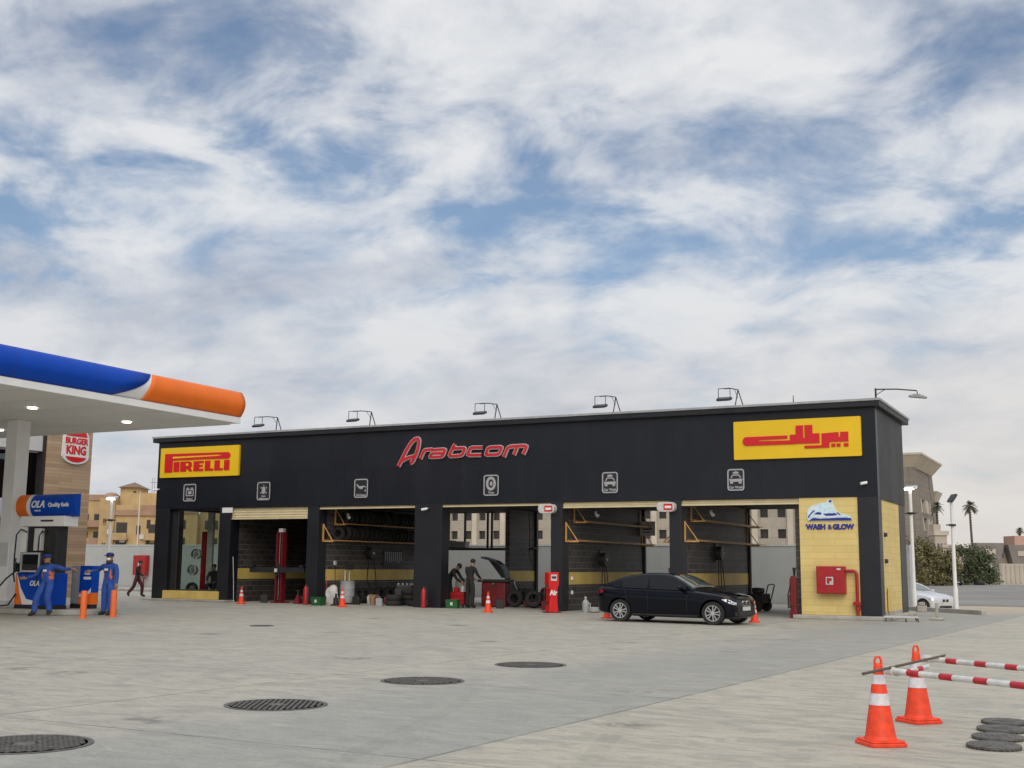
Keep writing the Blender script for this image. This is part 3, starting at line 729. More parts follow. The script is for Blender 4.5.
for zr, y0, n, lb, gp in ((2.43, .95, 23, 'black tyre standing in the row on the lower rack of the third bay', 'tyres on the lower rack'), (3.08, 1.25, 22, 'black tyre standing in the row on the upper rack of the third bay', 'tyres on the upper rack')):
    y = y0
    for k in range(n):
        o = bpy.data.objects.new('tyre', TY); COL.objects.link(o)
        sc = rng.uniform(.80, .98); o.scale = (sc, sc * rng.uniform(.8, 1.05), sc)
        o.location = (-20.62 + .275, y, zr + .285 * sc); o.rotation_euler = (rng.uniform(-.06, .06), rng.uniform(0, 3), rng.uniform(-.1, .1))
        tag(o, lb, 'tyre', gp)
        y += .20 * sc + rng.uniform(.07, .13) + (.16 if rng.random() < .13 else 0)
        if y > 7.05: break
o = bpy.data.objects.new('tyre', TY); COL.objects.link(o); o.location = (-11.45, 3.2, 2.75); o.rotation_euler = (0, 0, R(25)); o.scale = (1.15,) * 3
tag(o, 'single black tyre on the rack beside the black column above the red air station', 'tyre')
t = thing('wall_rack', 'short ochre wall rack holding one tyre on the left side of a black column', 'rack', (-10.67, 0, 2.38), 0)
MB().box(-.95, -.90, 2.6, 3.8, -.03, .03).box(-.5, -.45, 2.6, 3.8, -.03, .03).build('rail', MAT['rack'], t)
b = MB()
for y in (2.7, 3.7): b.box(-.99, -.006, y - .03, y + .03, -.073, -.031).tube([(-.03, y, .55), (-.9, y, -.02)], .022, 6)
b.build('bracket', MAT['rack'], t)
t = thing('wall_rack', 'short ochre rack end seen against the wall behind the sedan roof', 'rack', (-6.47, 0, 2.38), 0)
MB().box(-.50, -.45, .8, 7, -.03, .03).build('rail', MAT['rack'], t)
b = MB()
for y in (1., 4., 6.9): b.box(-.75, -.006, y - .03, y + .03, -.073, -.031).tube([(-.03, y, .55), (-.7, y, -.02)], .022, 6)
b.build('bracket', MAT['rack'], t)

# hose reels on the partition walls
def reel(label, xf, y, z, n):
    t = thing('hose_reel', label, 'hose reel', (xf, y, z))
    MB().cyl((.02, 0, .0), (.26, 0, 0), .24, n=16).build('drum', MAT['black'], t, smooth=30)
    MB().box(.007, .05, -.12, .12, -.3, .34).build('bracket', MAT['dsteel'], t)
    MB().cyl((.261, 0, 0), (.30, 0, 0), .06, n=10).build('hub', MAT['grey'], t)
    h_ = MB()
    for k in range(n):
        a = -.25 + .5 * k / max(1, n - 1)
        h_.tube([(.16, a * .6, -.15), (.18, a, -.6), (.20, a * 1.3, -1.1), (.24, a * .8 + .1, -1.4 - .1 * k)], .018, 6)
    h_.build('hose', MAT['rubber'], t, smooth=40)
reel('black hose reel with hanging hoses on the dark wall above the sedan boot', -10.46, 3.3, 1.75, 3)
reel('black hose reel with hanging hose on the dark wall of the last bay', -6.22, 3.6, 2.0, 3)
reel('black hose reel high on the dark wall behind the grey drum', -20.62, 3.4, 1.95, 2)
for x, y, z, lb in ((-9.6, .9, 3.32, 'small white work light under the ceiling behind the sedan boot'), (-5.5, .9, 3.30, 'small white work light under the ceiling of the last bay'), (-19.9, .9, 3.36, 'small white work light under the ceiling of the tyre rack bay')):
    t = thing('work_light', lb, 'lamp', (x, y, z), 0, 'work lights under the bay ceilings')
    MB().cyl((0, 0, .05), (0, 0, .42), .012, n=6).build('rod', MAT['dsteel'], t)
    MB().sphere((0, 0, .03), .055, 8, 6).build('joint', MAT['dwhite'], t, smooth=60)
    MB().cyl((.0, -.02, 0), (.10, -.06, -.10), .045, .065, 10).build('head', MAT['white'], t, smooth=40)
t = thing('paper_sign', 'white sheet hanging at the inner end of the rack behind the sedan', 'notice', (-10.15, 7.35, 3.0))
MB().box(-.32, .32, -.02, 0, -.28, .28).build('sheet', MAT['white'], t)
MB().box(-.20, .20, -.024, -.0205, -.05, .0).box(-.20, .12, -.024, -.0205, -.16, -.12).build('print', MAT['navy'], t)
# low hanging red box behind the car
t = thing('electric_box', 'dark red box on the inner wall end just above the sedan roof', 'box', (-6.75, .75, 1.33))
MB().box(-.16, .10, -.1, .1, -.14, .16).build('case', MAT['dred'], t, bevel=.015)
MB().box(-.12, .06, -.112, -.101, -.10, .12).build('lid', MAT['dred'], t)

# ------------------------------------------------------------------ two-post lift in the shuttered bay
t = thing('car_lift', 'tall dark red lift column in the bay with the half lowered shutter', 'car lift', (-22.75, .55, 0)); t.scale = (.75, .9, 1)
c = MB(); c.box(-.20, -.14, -.16, .16, .05, 2.72); c.box(.14, .20, -.16, .16, .05, 2.72); c.box(-.14, .14, .10, .16, .05, 2.72)
c.build('mast', MAT['dred'], t, bevel=.01)
MB().box(-.34, .34, -.32, .32, 0, .05).build('foot_plate', MAT['dred'], t)
MB().box(-.13, .13, -.2, .09, 1.02, 1.5).build('carriage', MAT['black'], t, bevel=.01)
MB().cyl((-.05, -.06, .1), (-.05, -.06, 2.7), .018, n=6).cyl((.06, -.02, .1), (.06, -.02, 2.7), .03, n=8).build('cable', MAT['steel'], t)
MB().box(-.12, .14, -.1, .1, 2.721, 2.86).build('cap', MAT['dwhite'], t)
for s_ in (-1, 1):
    MB().box(min(s_ * .14, s_ * 1.75), max(s_ * .14, s_ * 1.75), -.30, -.2, 1.16, 1.36).box(s_ * 1.6 - .12, s_ * 1.6 + .12, -.36, -.14, 1.361, 1.45).build('arm', MAT['black'], t, bevel=.01)
MB().box(-.07, .07, -.36, -.302, 1.18, 1.32).build('label_plate', MAT['dwhite'], t)
t = thing('air_gun', 'silver air tool lying on the dark lift arm', 'tool', (-21.0, .27, 1.37))
MB().cyl((-.3, 0, .14), (.22, 0, .08), .03, n=8).build('barrel', MAT['steel'], t, smooth=40)
MB().box(-.34, -.2, -.03, .03, .03, .17).build('grip', MAT['dsteel'], t)
tag(MB().tube([(0, 0, 0), (-.05, 0, .9), (-.12, 0, 1.75)], .012, 6).build('thin_pole', MAT['dwhite'], None, (-24.3, -.3, 0)), 'thin pale pole leaning beside the leftmost small cone', 'pole')

# ------------------------------------------------------------------ extinguishers
def extinguisher():
    t = thing('fire_extinguisher', '', 'extinguisher', (0, 0, 0), 0, 'red extinguishers by the bay columns')
    MB().lathe([(.06, 0), (.095, .02), (.095, .56), (.07, .64), (.03, .68), (.03, .72)], 14).build('cylinder', MAT['red'], t, smooth=40)
    MB().box(-.03, .09, -.02, .02, .72, .77).build('valve', MAT['black'], t)
    MB().tube([(.03, 0, .70), (.12, 0, .62), (.13, 0, .30)], .014, 6).cyl((.13, 0, .30), (.135, 0, .12), .02, .03, 8).build('hose', MAT['black'], t, smooth=40)
    return t
ex = extinguisher(); ex.location = (-20.72, -.5, 0); ex['label'] = 'red fire extinguisher left of the green bin at the tyre rack bay'; ex.scale = (1.0, 1.0, 1.0)
dup(ex, 'red fire extinguisher in front of the widest black column', (-15.72, -.30, 0), R(10))

# ------------------------------------------------------------------ floor clutter
def bin_(label, loc, rz):
    t = thing('plastic_crate', label, 'crate', loc, rz, 'green crates at the bay fronts'); t.scale = (.66, .8, .9)
    m = MB(); m.add([(-.3, -.2, 0), (.3, -.2, 0), (.3, .2, 0), (-.3, .2, 0), (-.34, -.24, .34), (.34, -.24, .34), (.34, .24, .34), (-.34, .24, .34), (-.31, -.21, .34), (.31, -.21, .34), (.31, .21, .34), (-.31, .21, .34), (-.28, -.18, .05), (.28, -.18, .05), (.28, .18, .05), (-.28, .18, .05)],
          [(0, 3, 2, 1), (0, 1, 5, 4), (1, 2, 6, 5), (2, 3, 7, 6), (3, 0, 4, 7), (4, 5, 9, 8), (5, 6, 10, 9), (6, 7, 11, 10), (7, 4, 8, 11), (8, 9, 13, 12), (9, 10, 14, 13), (10, 11, 15, 14), (11, 8, 12, 15), (12, 13, 14, 15)])
    m.build('tub', MAT['green'], t)
    MB().box(-.06, .08, -.245, -.226, .12, .24).build('sticker', MAT['dwhite'], t)
    return t
b0 = bin_('green plastic crate beside the red extinguisher at the tyre rack bay', (-19.95, -.75, 0), 0)
dup(b0, 'green plastic crate beside the mechanics under the red tool trolley', (-14.75, .1, 0), .2)
t = thing('steel_drum', 'grey cylindrical oil drainer with white pump tubes on top', 'drum', (-20.05, 1.2, 0))
MB().lathe([(.27, 0.06), (.28, .08), (.28, .3), (.29, .31), (.28, .33), (.28, .56), (.29, .57), (.28, .59), (.28, .84), (.29, .86), (.25, .88)], 20).build('barrel', MAT['grey'], t, smooth=30)
MB().tube([(-.12, 0, .87), (-.12, 0, 1.25), (.0, 0, 1.32), (.12, 0, 1.25)], .022, 6).tube([(.08, .0, .87), (.08, 0, 1.3)], .02, 6).build('pump_tube', MAT['dwhite'], t, smooth=40)
MB().box(-.05, .2, -.08, .08, 1.3, 1.48).build('pump_head', MAT['black'], t)
for k in range(3): MB().sphere((.2 * math.cos(2.1 * k), .2 * math.sin(2.1 * k), .035), .035, 8, 6).build('castor', MAT['black'], t)
t = thing('sack', 'crumpled white sack slumped behind the green crate', 'sack', (-19.98, .15, 0))
sk = MB().sphere((0, 0, .34), (.30, .18, .40), 14, 10)
sk.v = [(x + .05 * math.sin(9 * z + 4 * x), y + .04 * math.sin(11 * x + 5 * z), max(0, z) + .03 * math.sin(8 * y + 7 * x)) for x, y, z in sk.v]
sk.build('bag', MAT['dwhite'], t, smooth=60)
t = thing('tool_stand', 'dark bottle jack with pale disc foot beside the white sack', 'jack', (-19.35, -.5, 0))
MB().lathe([(.20, 0), (.20, .03), (.10, .06), (.09, .28), (.04, .3), (.04, .44)], 14).build('body', MAT['black'], t, smooth=40)
MB().cyl((0, 0, .44), (0, 0, .47), .06, n=10).build('saddle', MAT['dwhite'], t)
t = thing('safety_post', 'small red and white sawhorse rod leaning on the wall behind the white sack', 'rod', (-20.1, .0, 0))
MB().tube([(0, 0, .0), (-.12, .12, .5), (-.26, .26, 1.05)], .012, 6).build('rod', MAT['red'], t)
MB().cyl((-.02, 0.02, .30), (-.08, .08, .46), .05, .04, 8).build('sleeve', MAT['dwhite'], t)
t = thing('bucket', 'brown bucket on the floor right of the grey oil drainer', 'bucket', (-18.95, 1.4, 0))
MB().lathe([(.15, 0), (.19, .36), (.20, .37), (.17, .36), (.13, .03)], 16).build('pail', MAT['cardboard'], t, smooth=30)
MB().tube([(-.19, 0, .35), (-.1, -.1, .2), (.1, -.1, .2), (.19, 0, .35)], .008, 5).build('handle', MAT['steel'], t)
t = thing('parts_bin', 'grey plastic drum far right in the tyre rack bay', 'drum', (-16.9, 4.6, 0))
MB().lathe([(.26, 0), (.30, .05), (.30, .85), (.26, .95), (.24, .95)], 18).build('barrel', MAT['lgrey'], t, smooth=30)
MB().cyl((0, 0, .951), (0, 0, 1.0), .22, n=16).build('lid', MAT['grey'], t)
# tyre changer and piles in the third bay
t = thing('tyre_changer', 'dark tyre changing machine with grey turntable against the yellow band', 'machine', (-18.2, 3.4, 0))
MB().box(-.4, .4, -.5, .4, .0, .72).build('cabinet', MAT['dred'], t, bevel=.02)
MB().cyl((0, -.1, .721), (0, -.1, .80), .34, n=20).build('turntable', MAT['steel'], t)
MB().box(-.1, .1, .41, .6, 0, 1.75).build('post', MAT['black'], t, bevel=.01)
MB().box(-.05, .05, -.15, .6, 1.751, 1.83).cyl((0, -.1, 1.2), (0, -.1, 1.75), .03, n=8).build('swing_arm', MAT['dsteel'], t)
tyl = [(-17.75, .9), (-17.45, 1.6), (-16.95, 1.2)]
for (x, y), nn in zip(tyl, (2, 3, 1)):
    for k in range(nn):
        o = bpy.data.objects.new('tyre', TY); COL.objects.link(o); o.location = (x + rng.uniform(-.03, .03), y + rng.uniform(-.03, .03), .10 + .2 * k); o.rotation_euler = (R(90), 0, 0)
        tag(o, 'black tyre lying in the low pile on the floor of the rack bay', 'tyre', 'tyres lying on the bay floor')
t = thing('work_bench', 'low dark bench with two pale pans in the tyre rack bay', 'bench', (-17.2, 2.9, 0))
MB().box(-.9, .9, -.3, .3, .62, .66).build('top', MAT['dsteel'], t)
for sx_ in (-.85, .85):
    for sy_ in (-.25, .25): MB().box(sx_ - .03, sx_ + .03, sy_ - .03, sy_ + .03, 0, .62).build('leg', MAT['dsteel'], t)
for k, (x, lb) in enumerate(((-17.7, 'pale oil pan on the left half of the low bench'), (-16.75, 'pale oil pan on the right half of the low bench'))):
    tag(MB().lathe([(.12, 0), (.24, .05), (.25, .06), (.22, .055), (.1, .01)], 16).build('oil_pan', MAT['lgrey'], None, (x, 2.85, .661), smooth=30), lb, 'pan', 'oil pans on the low bench')

# wheel balancer with raised black hood, tool trolley
t = thing('wheel_balancer', 'red wheel balancing machine with raised black hood behind the cone', 'machine', (-14.35, 2.6, 0), R(8)); t.scale = (.85, .9, 1)
MB().box(-.55, .55, -.35, .35, .02, .90).build('cabinet', MAT['dred'], t, bevel=.03)
MB().box(-.72, .72, -.42, .42, .902, 1.00).build('tray', MAT['black'], t, bevel=.02)
MB().tube([(.1, -.36, .85), (.1, -.65, .85)], .03, 8).build('shaft', MAT['steel'], t)
hd = MB(); ha = arc(.60, .98, .98, 1.0, 105, 180, 8)
pts = [(.55, 1.03), (.46, 1.30), (.28, 1.52), (.02, 1.66), (-.30, 1.74), (-.60, 1.80)]
hd.ribbon(pts, .06, -.32, .32, 0, FAC); hd.prism(pts + [(-.34, 1.55), (.12, 1.06)], -.37, -.33, 0, FAC)
hd.build('hood', MAT['black'], t, fix=True)
o = bpy.data.objects.new('tyre', TY); COL.objects.link(o); o.location = (-13.45, 2.4, .33)
tag(o, 'black tyre standing on the floor right of the red balancing machine', 'tyre')
t = thing('tool_trolley', 'red tool trolley with small parts on top beside the mechanics', 'trolley', (-15.0, 1.0, 0)); t.scale = (.8, .8, .8)
MB().box(-.35, .35, -.22, .22, .12, .70).build('cabinet', MAT['dred'], t, bevel=.02)
for z in (.16, .34, .52): MB().box(-.32, .32, -.24, -.2205, z, z + .15).build('drawer', MAT['red'], t)
for sx_ in (-.28, .28):
    for sy_ in (-.17, .17): MB().cyl((sx_ - .02, sy_, .06), (sx_ + .02, sy_, .06), .06, n=10).build('castor', MAT['black'], t)
for k, (x, y, mt, lb) in enumerate(((-15.1, .97, 'red', 'small red box on the tool trolley'), (-14.9, 1.05, 'dwhite', 'small white can on the tool trolley'))):
    m = MB(); m.box(-.09, .09, -.07, .07, 0, .14) if k == 0 else m.lathe([(.06, 0), (.06, .16), (.03, .19), (.03, .22)], 10)
    m.box(-.03, .03, -.01, .01, .1401, .17) if k == 0 else None
    tag(m.build('parts_box' if k == 0 else 'spray_can', MAT[mt], None, (x, y, .561)), lb, 'box' if k == 0 else 'can')
# grey cartons on the rear shelf rail
for k, (x, w_, lb) in enumerate(((-19.9, .55, 'dark carton at the left on the rear shelf rail'), (-19.25, .6, 'pale grey carton on the rear shelf rail behind the mullion'), (-18.6, .62, 'grey carton at the right on the rear shelf rail'))):
    m = MB().box(-w_ / 2, w_ / 2, -.18, .18, 0, .26 + .04 * (k == 1)).box(-w_ / 2 - .01, w_ / 2 + .01, -.19, .19, .2 + .04 * (k == 1), .262 + .04 * (k == 1))
    m = MB().box(-w_ / 2, w_ / 2, -.18, .18, 0, .2).box(-w_ / 2 - .012, w_ / 2 + .012, -.192, .192, .201, .27 + .04 * (k == 1))
    tag(m.build('carton', MAT['grey' if k else 'dsteel'], None, (x, 7.40, 2.241)), lb, 'carton', 'cartons on the rear shelf rail')
tag(MB().box(-.35, 5.1, -.25, .25, -.04, 0).box(-.35, -.31, -.25, .25, -.3, -.04).build('shelf_board', MAT['dsteel'], None, (-20.1, 7.35, 2.24)), 'dark shelf board carrying cartons across the rear glazing', 'shelf')

# cart behind the sedan nose
t = thing('pressure_washer', 'black wheeled pressure washer with looped handle in the last bay', 'pressure washer', (-5.1, 5.0, 0), R(-15))
MB().box(-.32, .32, -.25, .25, .28, .62).build('engine', MAT['black'], t, bevel=.03)
MB().box(-.2, .15, -.18, .18, .621, .82).build('tank', MAT['black'], t, bevel=.05)
MB().tube([(.3, -.22, .25), (.45, -.22, .75), (.5, -.22, .92), (.55, 0, .95), (.5, .22, .92), (.45, .22, .75), (.3, .22, .25)], .022, 6).build('handle', MAT['dsteel'], t, smooth=40)
for s_ in (-.3, .3): MB().cyl((.12, s_ - .04, .2), (.12, s_ + .04, .2), .2, n=16).cyl((.12, s_ - .05, .2), (.12, s_ + .05, .2), .08, n=10).build('wheel', MAT['rubber'], t)
MB().tube([(-.28, -.1, .28), (-.3, -.1, 0)], .02, 6).tube([(-.28, .1, .28), (-.3, .1, 0)], .02, 6).build('leg', MAT['dsteel'], t)
t = thing('folding_stool', 'small dark wooden stool frame near the grey wall behind the last bay', 'stool', (-5.1, 10.4, 0))
MB().box(-.32, .32, -.2, .2, .42, .47).build('seat', MAT['cardboard'], t)
for sx_ in (-.28, .28):
    for sy_ in (-.16, .16): MB().box(sx_ - .03, sx_ + .03, sy_ - .03, sy_ + .03, 0, .42).build('leg', MAT['cardboard'], t)
# clear jug by the rear bumper
t = thing('water_jug', 'grey translucent water jug on the floor behind the sedan', 'jug', (-9.55, -.1, 0)); t.scale = (.72, .72, .85)
MB().lathe([(.14, 0), (.16, .03), (.16, .34), (.12, .44), (.05, .49), (.05, .56)], 16).build('bottle', MAT['grey'], t, smooth=40)
MB().cyl((0, 0, .56), (0, 0, .6), .055, n=10).build('cap', MAT['dwhite'], t)
MB().tube([(.14, 0, .36), (.23, 0, .34), (.23, 0, .14), (.15, 0, .12)], .018, 6).build('handle', MAT['lgrey'], t)
tag(MB().lathe([(.10, 0), (.2, .03), (.22, .16), (.2, .17), (.1, .02)], 14).build('wash_basin', MAT['grey'], None, (-9.3, .0, 0), smooth=30), 'small grey basin on the floor right of the water jug', 'basin')

# red air and vacuum stations
def air_station(name, label, cat, loc, rz, txt):
    t = thing(name, label, cat, loc, rz)
    b = MB(); prof = [(-.20, 0), (.20, 0), (.20, .10), (.165, .45), (.165, .85), (.23, .98), (.23, 1.42), (-.23, 1.42), (-.23, .98), (-.165, .85), (-.165, .45), (-.20, .10)]
    b.prism(prof, -.22, .22, 0, FAC); b.build('body', MAT['bred'], t, bevel=.02)
    MB().box(-.13, .13, -.235, -.2205, 1.12, 1.34).build('display', MAT['dwhite'], t)
    MB().box(-.10, .10, -.24, -.2355, 1.20, 1.28).build('screen', MAT['dsteel'], t)
    if txt:
        MB().text(txt, .24, .01, 0, Matrix.Translation((-.02, -.223, .70)) @ FAC, bold=.012).build('lettering', MAT['white'], t)
    for s_ in (-1, 1):
        MB().tube([(s_ * .20, -.02, 1.0), (s_ * .34, -.05, .85), (s_ * .36, -.05, .45), (s_ * .24, -.05, .30), (s_ * .19, -.02, .4)], .028, 8).build('hose', MAT['rubber'], t, smooth=40)
    MB().box(-.3, .3, -.3, .3, 0, .035).build('base', MAT['dred'], t)
    return t
air_station('air_station', 'bright red tyre air station with white lettering at the black column', 'air station', (-10.30, -1.15, 0), R(47), 'Air').scale = (.80, .85, .92)
t = thing('vacuum_station', 'slim dark red vacuum post with black nozzle at the left edge of the yellow wall', 'vacuum', (-2.60, -.12, 0)); t.scale = (.62, .7, 1.02)
b = MB(); b.prism([(-.17, 0), (.17, 0), (.17, .2), (.12, .3), (.16, .75), (.16, 1.12), (.07, 1.26), (-.07, 1.26), (-.16, 1.12), (-.16, .75), (-.12, .3), (-.17, .2)], -.16, .16, 0, FAC)
b.build('body', MAT['dred'], t, bevel=.02)
MB().cyl((0.06, 0, 1.26), (.06, 0, 1.5), .05, .09, 10).build('nozzle', MAT['black'], t)
MB().tube([(-.1, -.16, 1.0), (-.22, -.2, .7), (-.2, -.2, .3), (-.05, -.17, .35)], .03, 8).build('hose', MAT['rubber'], t, smooth=40)

# showroom contents : alloy wheels on a red stand
t = thing('wheel_stand', 'tall red display stand carrying wheels behind the showroom glass', 'stand', (-27.72, 1.65, .1))
MB().box(-.10, .10, .05, .15, 0, 2.7).build('board', MAT['red'], t)
MB().box(-.4, .4, -.3, .4, 0, .05).build('foot', MAT['dsteel'], t)
def alloy(mb, n=5):
    mb.lathe([(.20, -.08), (.215, -.08), (.215, .08), (.20, .08)], 24, 0, FAC, closed=True)
    mb.cyl((0, -.05, 0), (0, .05, 0), .05, n=12)
    for k in range(n):
        for dx in (-.035, .035):
            mb.box(-.014 + dx, .014 + dx, -.04, .0, .04, .20, 0, Matrix.Rotation(2 * math.pi * k / n, 4, 'Y'))
am = MB(); alloy(am); AL = am.mesh('alloy_rim', MAT['alu'])
for x, z, tyr, lb in ((-27.82, 1.87, False, 'bare alloy rim at the top of the showroom stand'), (-27.98, 1.21, False, 'bare alloy rim midway down the showroom stand'), (-28.0, .44, True, 'tyre fitted rim on the floor of the showroom')):
    t = thing('display_wheel', lb, 'wheel', (x, 1.42, z), R(12), 'wheels on show behind the glass')
    r_ = bpy.data.objects.new('rim', AL); COL.objects.link(r_); r_.parent = t; r_.scale = (1.0,) * 3
    if tyr:
        y_ = bpy.data.objects.new('tyre', TY); COL.objects.link(y_); y_.parent = t; y_.scale = (.85,) * 3; y_.location = (0, .03, 0)
t = thing('banner_post', 'white slim banner pillar inside the showroom window', 'banner', (-27.38, 1.75, .05))
MB().box(-.15, .15, -.05, .05, .05, 3.55).build('panel', MAT['dwhite'], t)
MB().box(-.35, .35, -.25, .25, 0, .05).build('foot', MAT['dsteel'], t)
t = thing('poster', 'dark red brown poster board behind the seated person in the showroom', 'poster', (-27.55, 2.75, 0)); t.scale = (.6, 1, 1)
MB().box(-.45, .45, 0, .05, .9, 3.0).build('board', M('poster_brown', (.05, .012, .012), .6, 0, .4, 3), t)
MB().box(-.45, -.40, -.02, .051, 0, .9).box(.40, .45, -.02, .051, 0, .9).build('leg', MAT['dsteel'], t)

# more workshop equipment, mostly in the dimmer depth of the bays
def stack(x, y, n, label):
    for k in range(n):
        o = bpy.data.objects.new('tyre', TY); COL.objects.link(o); o.location = (x + rng.uniform(-.03, .03), y + rng.uniform(-.03, .03), .10 + .2 * k); o.rotation_euler = (R(90), 0, 0)
        tag(o, label, 'tyre', label.replace('black tyre in ', ''))
stack(-12.3, 3.9, 4, 'black tyre in the stack right of the balancing machine')
stack(-23.9, 4.9, 4, 'black tyre in the stack at the back of the shuttered bay')
t = thing('air_compressor', 'dark air compressor with horizontal tank in the depth of the fourth bay', 'compressor', (-13.0, 4.9, 0))
MB().lathe([(.12, -.62), (.26, -.52), (.28, -.4), (.28, .4), (.26, .52), (.12, .62)], 18, 0, Matrix.Translation((0, 0, .42)) @ Matrix.Rotation(R(90), 4, 'Y')).build('tank', MAT['dred'], t, smooth=40)
MB().box(-.35, .3, -.18, .18, .72, 1.1).build('motor', MAT['black'], t, bevel=.03)
MB().cyl((.32, -.05, .92), (.40, -.05, .92), .26, n=20).build('belt_guard', MAT['dsteel'], t)
for x in (-.4, .4): MB().cyl((x, -.26, .12), (x, -.2, .12), .12, n=14).cyl((x, .2, .12), (x, .26, .12), .12, n=14).build('wheel', MAT['rubber'], t)
t = thing('tool_cabinet', 'tall dark tool cabinet with drawers against the inner wall of the fourth bay', 'cabinet', (-12.0, 6.6, 0))
MB().box(-.5, .5, -.3, .3, .06, 1.5).build('case', MAT['dsteel'], t, bevel=.02)
for k in range(6): MB().box(-.46, .46, -.33, -.3005, .12 + k * .23, .32 + k * .23).build('drawer', MAT['grey'], t)
for x in (-.42, .42): MB().cyl((x - .03, -.2, .04), (x + .03, -.2, .04), .05, n=10).build('castor', MAT['rubber'], t)
t = thing('trolley_jack', 'low red trolley jack on the floor of the fourth bay', 'jack', (-12.9, 3.0, 0), R(30))
MB().prism([(-.45, .05), (.35, .05), (.40, .12), (.1, .20), (-.45, .16)], -.16, .16, 0, FAC).build('chassis', MAT['red'], t, bevel=.01)
MB().tube([(-.40, 0, .14), (-.75, 0, .75), (-.80, 0, .95)], .02, 6).build('handle', MAT['steel'], t)
for x in (-.35, .30): MB().cyl((x, -.2, .06), (x, .2, .06), .06, n=12).build('wheel', MAT['dsteel'], t)
t = thing('work_table', 'dark work table with vice at the back of the shuttered bay', 'table', (-22.6, 6.6, 0))
MB().box(-1.1, 1.1, -.4, .4, .84, .90).build('top', MAT['cardboard'], t)
for x in (-1.0, 1.0):
    for y in (-.3, .3): MB().box(x - .04, x + .04, y - .04, y + .04, 0, .84).build('leg', MAT['dsteel'], t)
MB().box(.5, .75, -.25, .1, .901, 1.08).cyl((.62, -.42, 1.0), (.62, -.25, 1.0), .02, n=8).build('vice', MAT['dsteel'], t)
t = thing('tool_board', 'dark pegboard hung with spanners on the wall above the yellow band in the third bay', 'tool board', (-20.61, 5.2, 1.75))
MB().box(0, .03, -.7, .7, -.35, .35).build('board', MAT['dsteel'], t)
for k in range(9):
    y = -.6 + k * .15; MB().box(.031, .045, y - .015, y + .015, -.1 - .02 * (k % 4), .22).cyl((.031, y, .24), (.046, y, .24), .035, n=8).build('spanner', MAT['steel'], t)
t = thing('socket_box', 'small pale socket box with cable on the wall near the grey drum', 'socket', (-20.61, 1.1, 1.55))
MB().box(0, .06, -.06, .06, -.08, .08).build('case', MAT['dwhite'], t)
MB().tube([(.03, 0, -.08), (.04, .03, -.6), (.06, .1, -1.4)], .01, 5).build('cable', MAT['rubber'], t)
for xf, y, z, lb in ((-10.45, .75, 1.10, 'small white socket on the yellow band above the sedan tail'), (-10.45, .75, .62, 'small white socket below the yellow band above the sedan tail')):
    tag(MB().box(.007, .05, -.05, .05, -.06, .06).box(.0501, .056, -.03, .03, -.03, .03).build('wall_socket', MAT['white'], None, (xf, y, z)), lb, 'socket')
tag(MB().tube([(.6 * math.cos(a * .35) * (1 - a * .012), .45 * math.sin(a * .35) * (1 - a * .012), .02) for a in range(44)] + [(.9, 1.2, .02), (1.6, 2.0, .02)], .018, 6).build('air_hose', MAT['rubber'], None, (-9.0, 2.6, 0)), 'coiled black air hose on the floor of the bay behind the sedan', 'hose')

# floor clutter : leaning tyres, cans, boxes and parts along the walls
for k, (x, y, a, rz_) in enumerate(((-20.30, 2.3, 14, 92), (-20.28, 2.75, 18, 85), (-20.30, 3.9, 12, 95), (-20.25, 4.5, 16, 88), (-20.28, 5.1, 15, 93), (-20.3, 5.8, 17, 86))):
    o = bpy.data.objects.new('tyre', TY); COL.objects.link(o); o.location = (x, y, .31); o.rotation_euler = (0, R(a), R(rz_)) if False else (R(-a), 0, R(90))
    tag(o, 'black tyre leaning on the dark wall under the yellow band of the rack bay', 'tyre', 'tyres leaning under the yellow band')
for k, (x, y) in enumerate(((-14.9, 5.75), (-14.86, 6.2), (-14.9, 6.7), (-12.6, 2.2), (-12.3, 2.6))):
    o = bpy.data.objects.new('tyre', TY); COL.objects.link(o); o.location = (x, y, .32); o.rotation_euler = (R(-14), 0, R(90 if k < 3 else 20))
    tag(o, 'black tyre leaning on the inner wall of the fourth bay' if k < 3 else 'black tyre standing loose near the air compressor', 'tyre', 'tyres along the inner wall' if k < 3 else 'loose tyres by the compressor')
def can(label, x, y, mt, rz_=0, s_=1.0):
    t = thing('oil_can', label, 'can', (x, y, 0), R(rz_)); t.scale = (s_,) * 3
    MB().prism([(-.13, 0), (.13, 0), (.14, .05), (.14, .24), (.06, .32), (-.14, .30)], -.07, .07, 0, FAC).build('body', MAT[mt], t, bevel=.012)
    MB().cyl((.06, 0, .29), (.09, 0, .35), .028, n=8).build('cap', MAT['black'], t)
    MB().tube([(-.10, 0, .30), (-.06, 0, .36), (.02, 0, .36), (.04, 0, .31)], .012, 5).build('handle', MAT[mt], t)
for a in (('black oil can right of the grey oil drainer', -19.45, .95, 'black', 10), ('white oil can between the bucket and the grey oil drainer', -19.3, 1.7, 'dwhite', 40), ('dark red oil can right of the brown bucket', -18.5, 1.0, 'dred', -20), ('grey oil can in front of the low tyre pile', -18.15, .55, 'grey', 15, .9),
          ('black oil can beside the left foot of the lift column', -23.3, .3, 'black', 30), ('white oil can at the right end of the shuttered bay', -21.45, .9, 'dwhite', -10), ('black oil can below the raised machine hood', -13.4, 1.1, 'black', 25), ('dark red oil can behind the lettered air station', -11.35, .6, 'dred', 0)): can(*a)
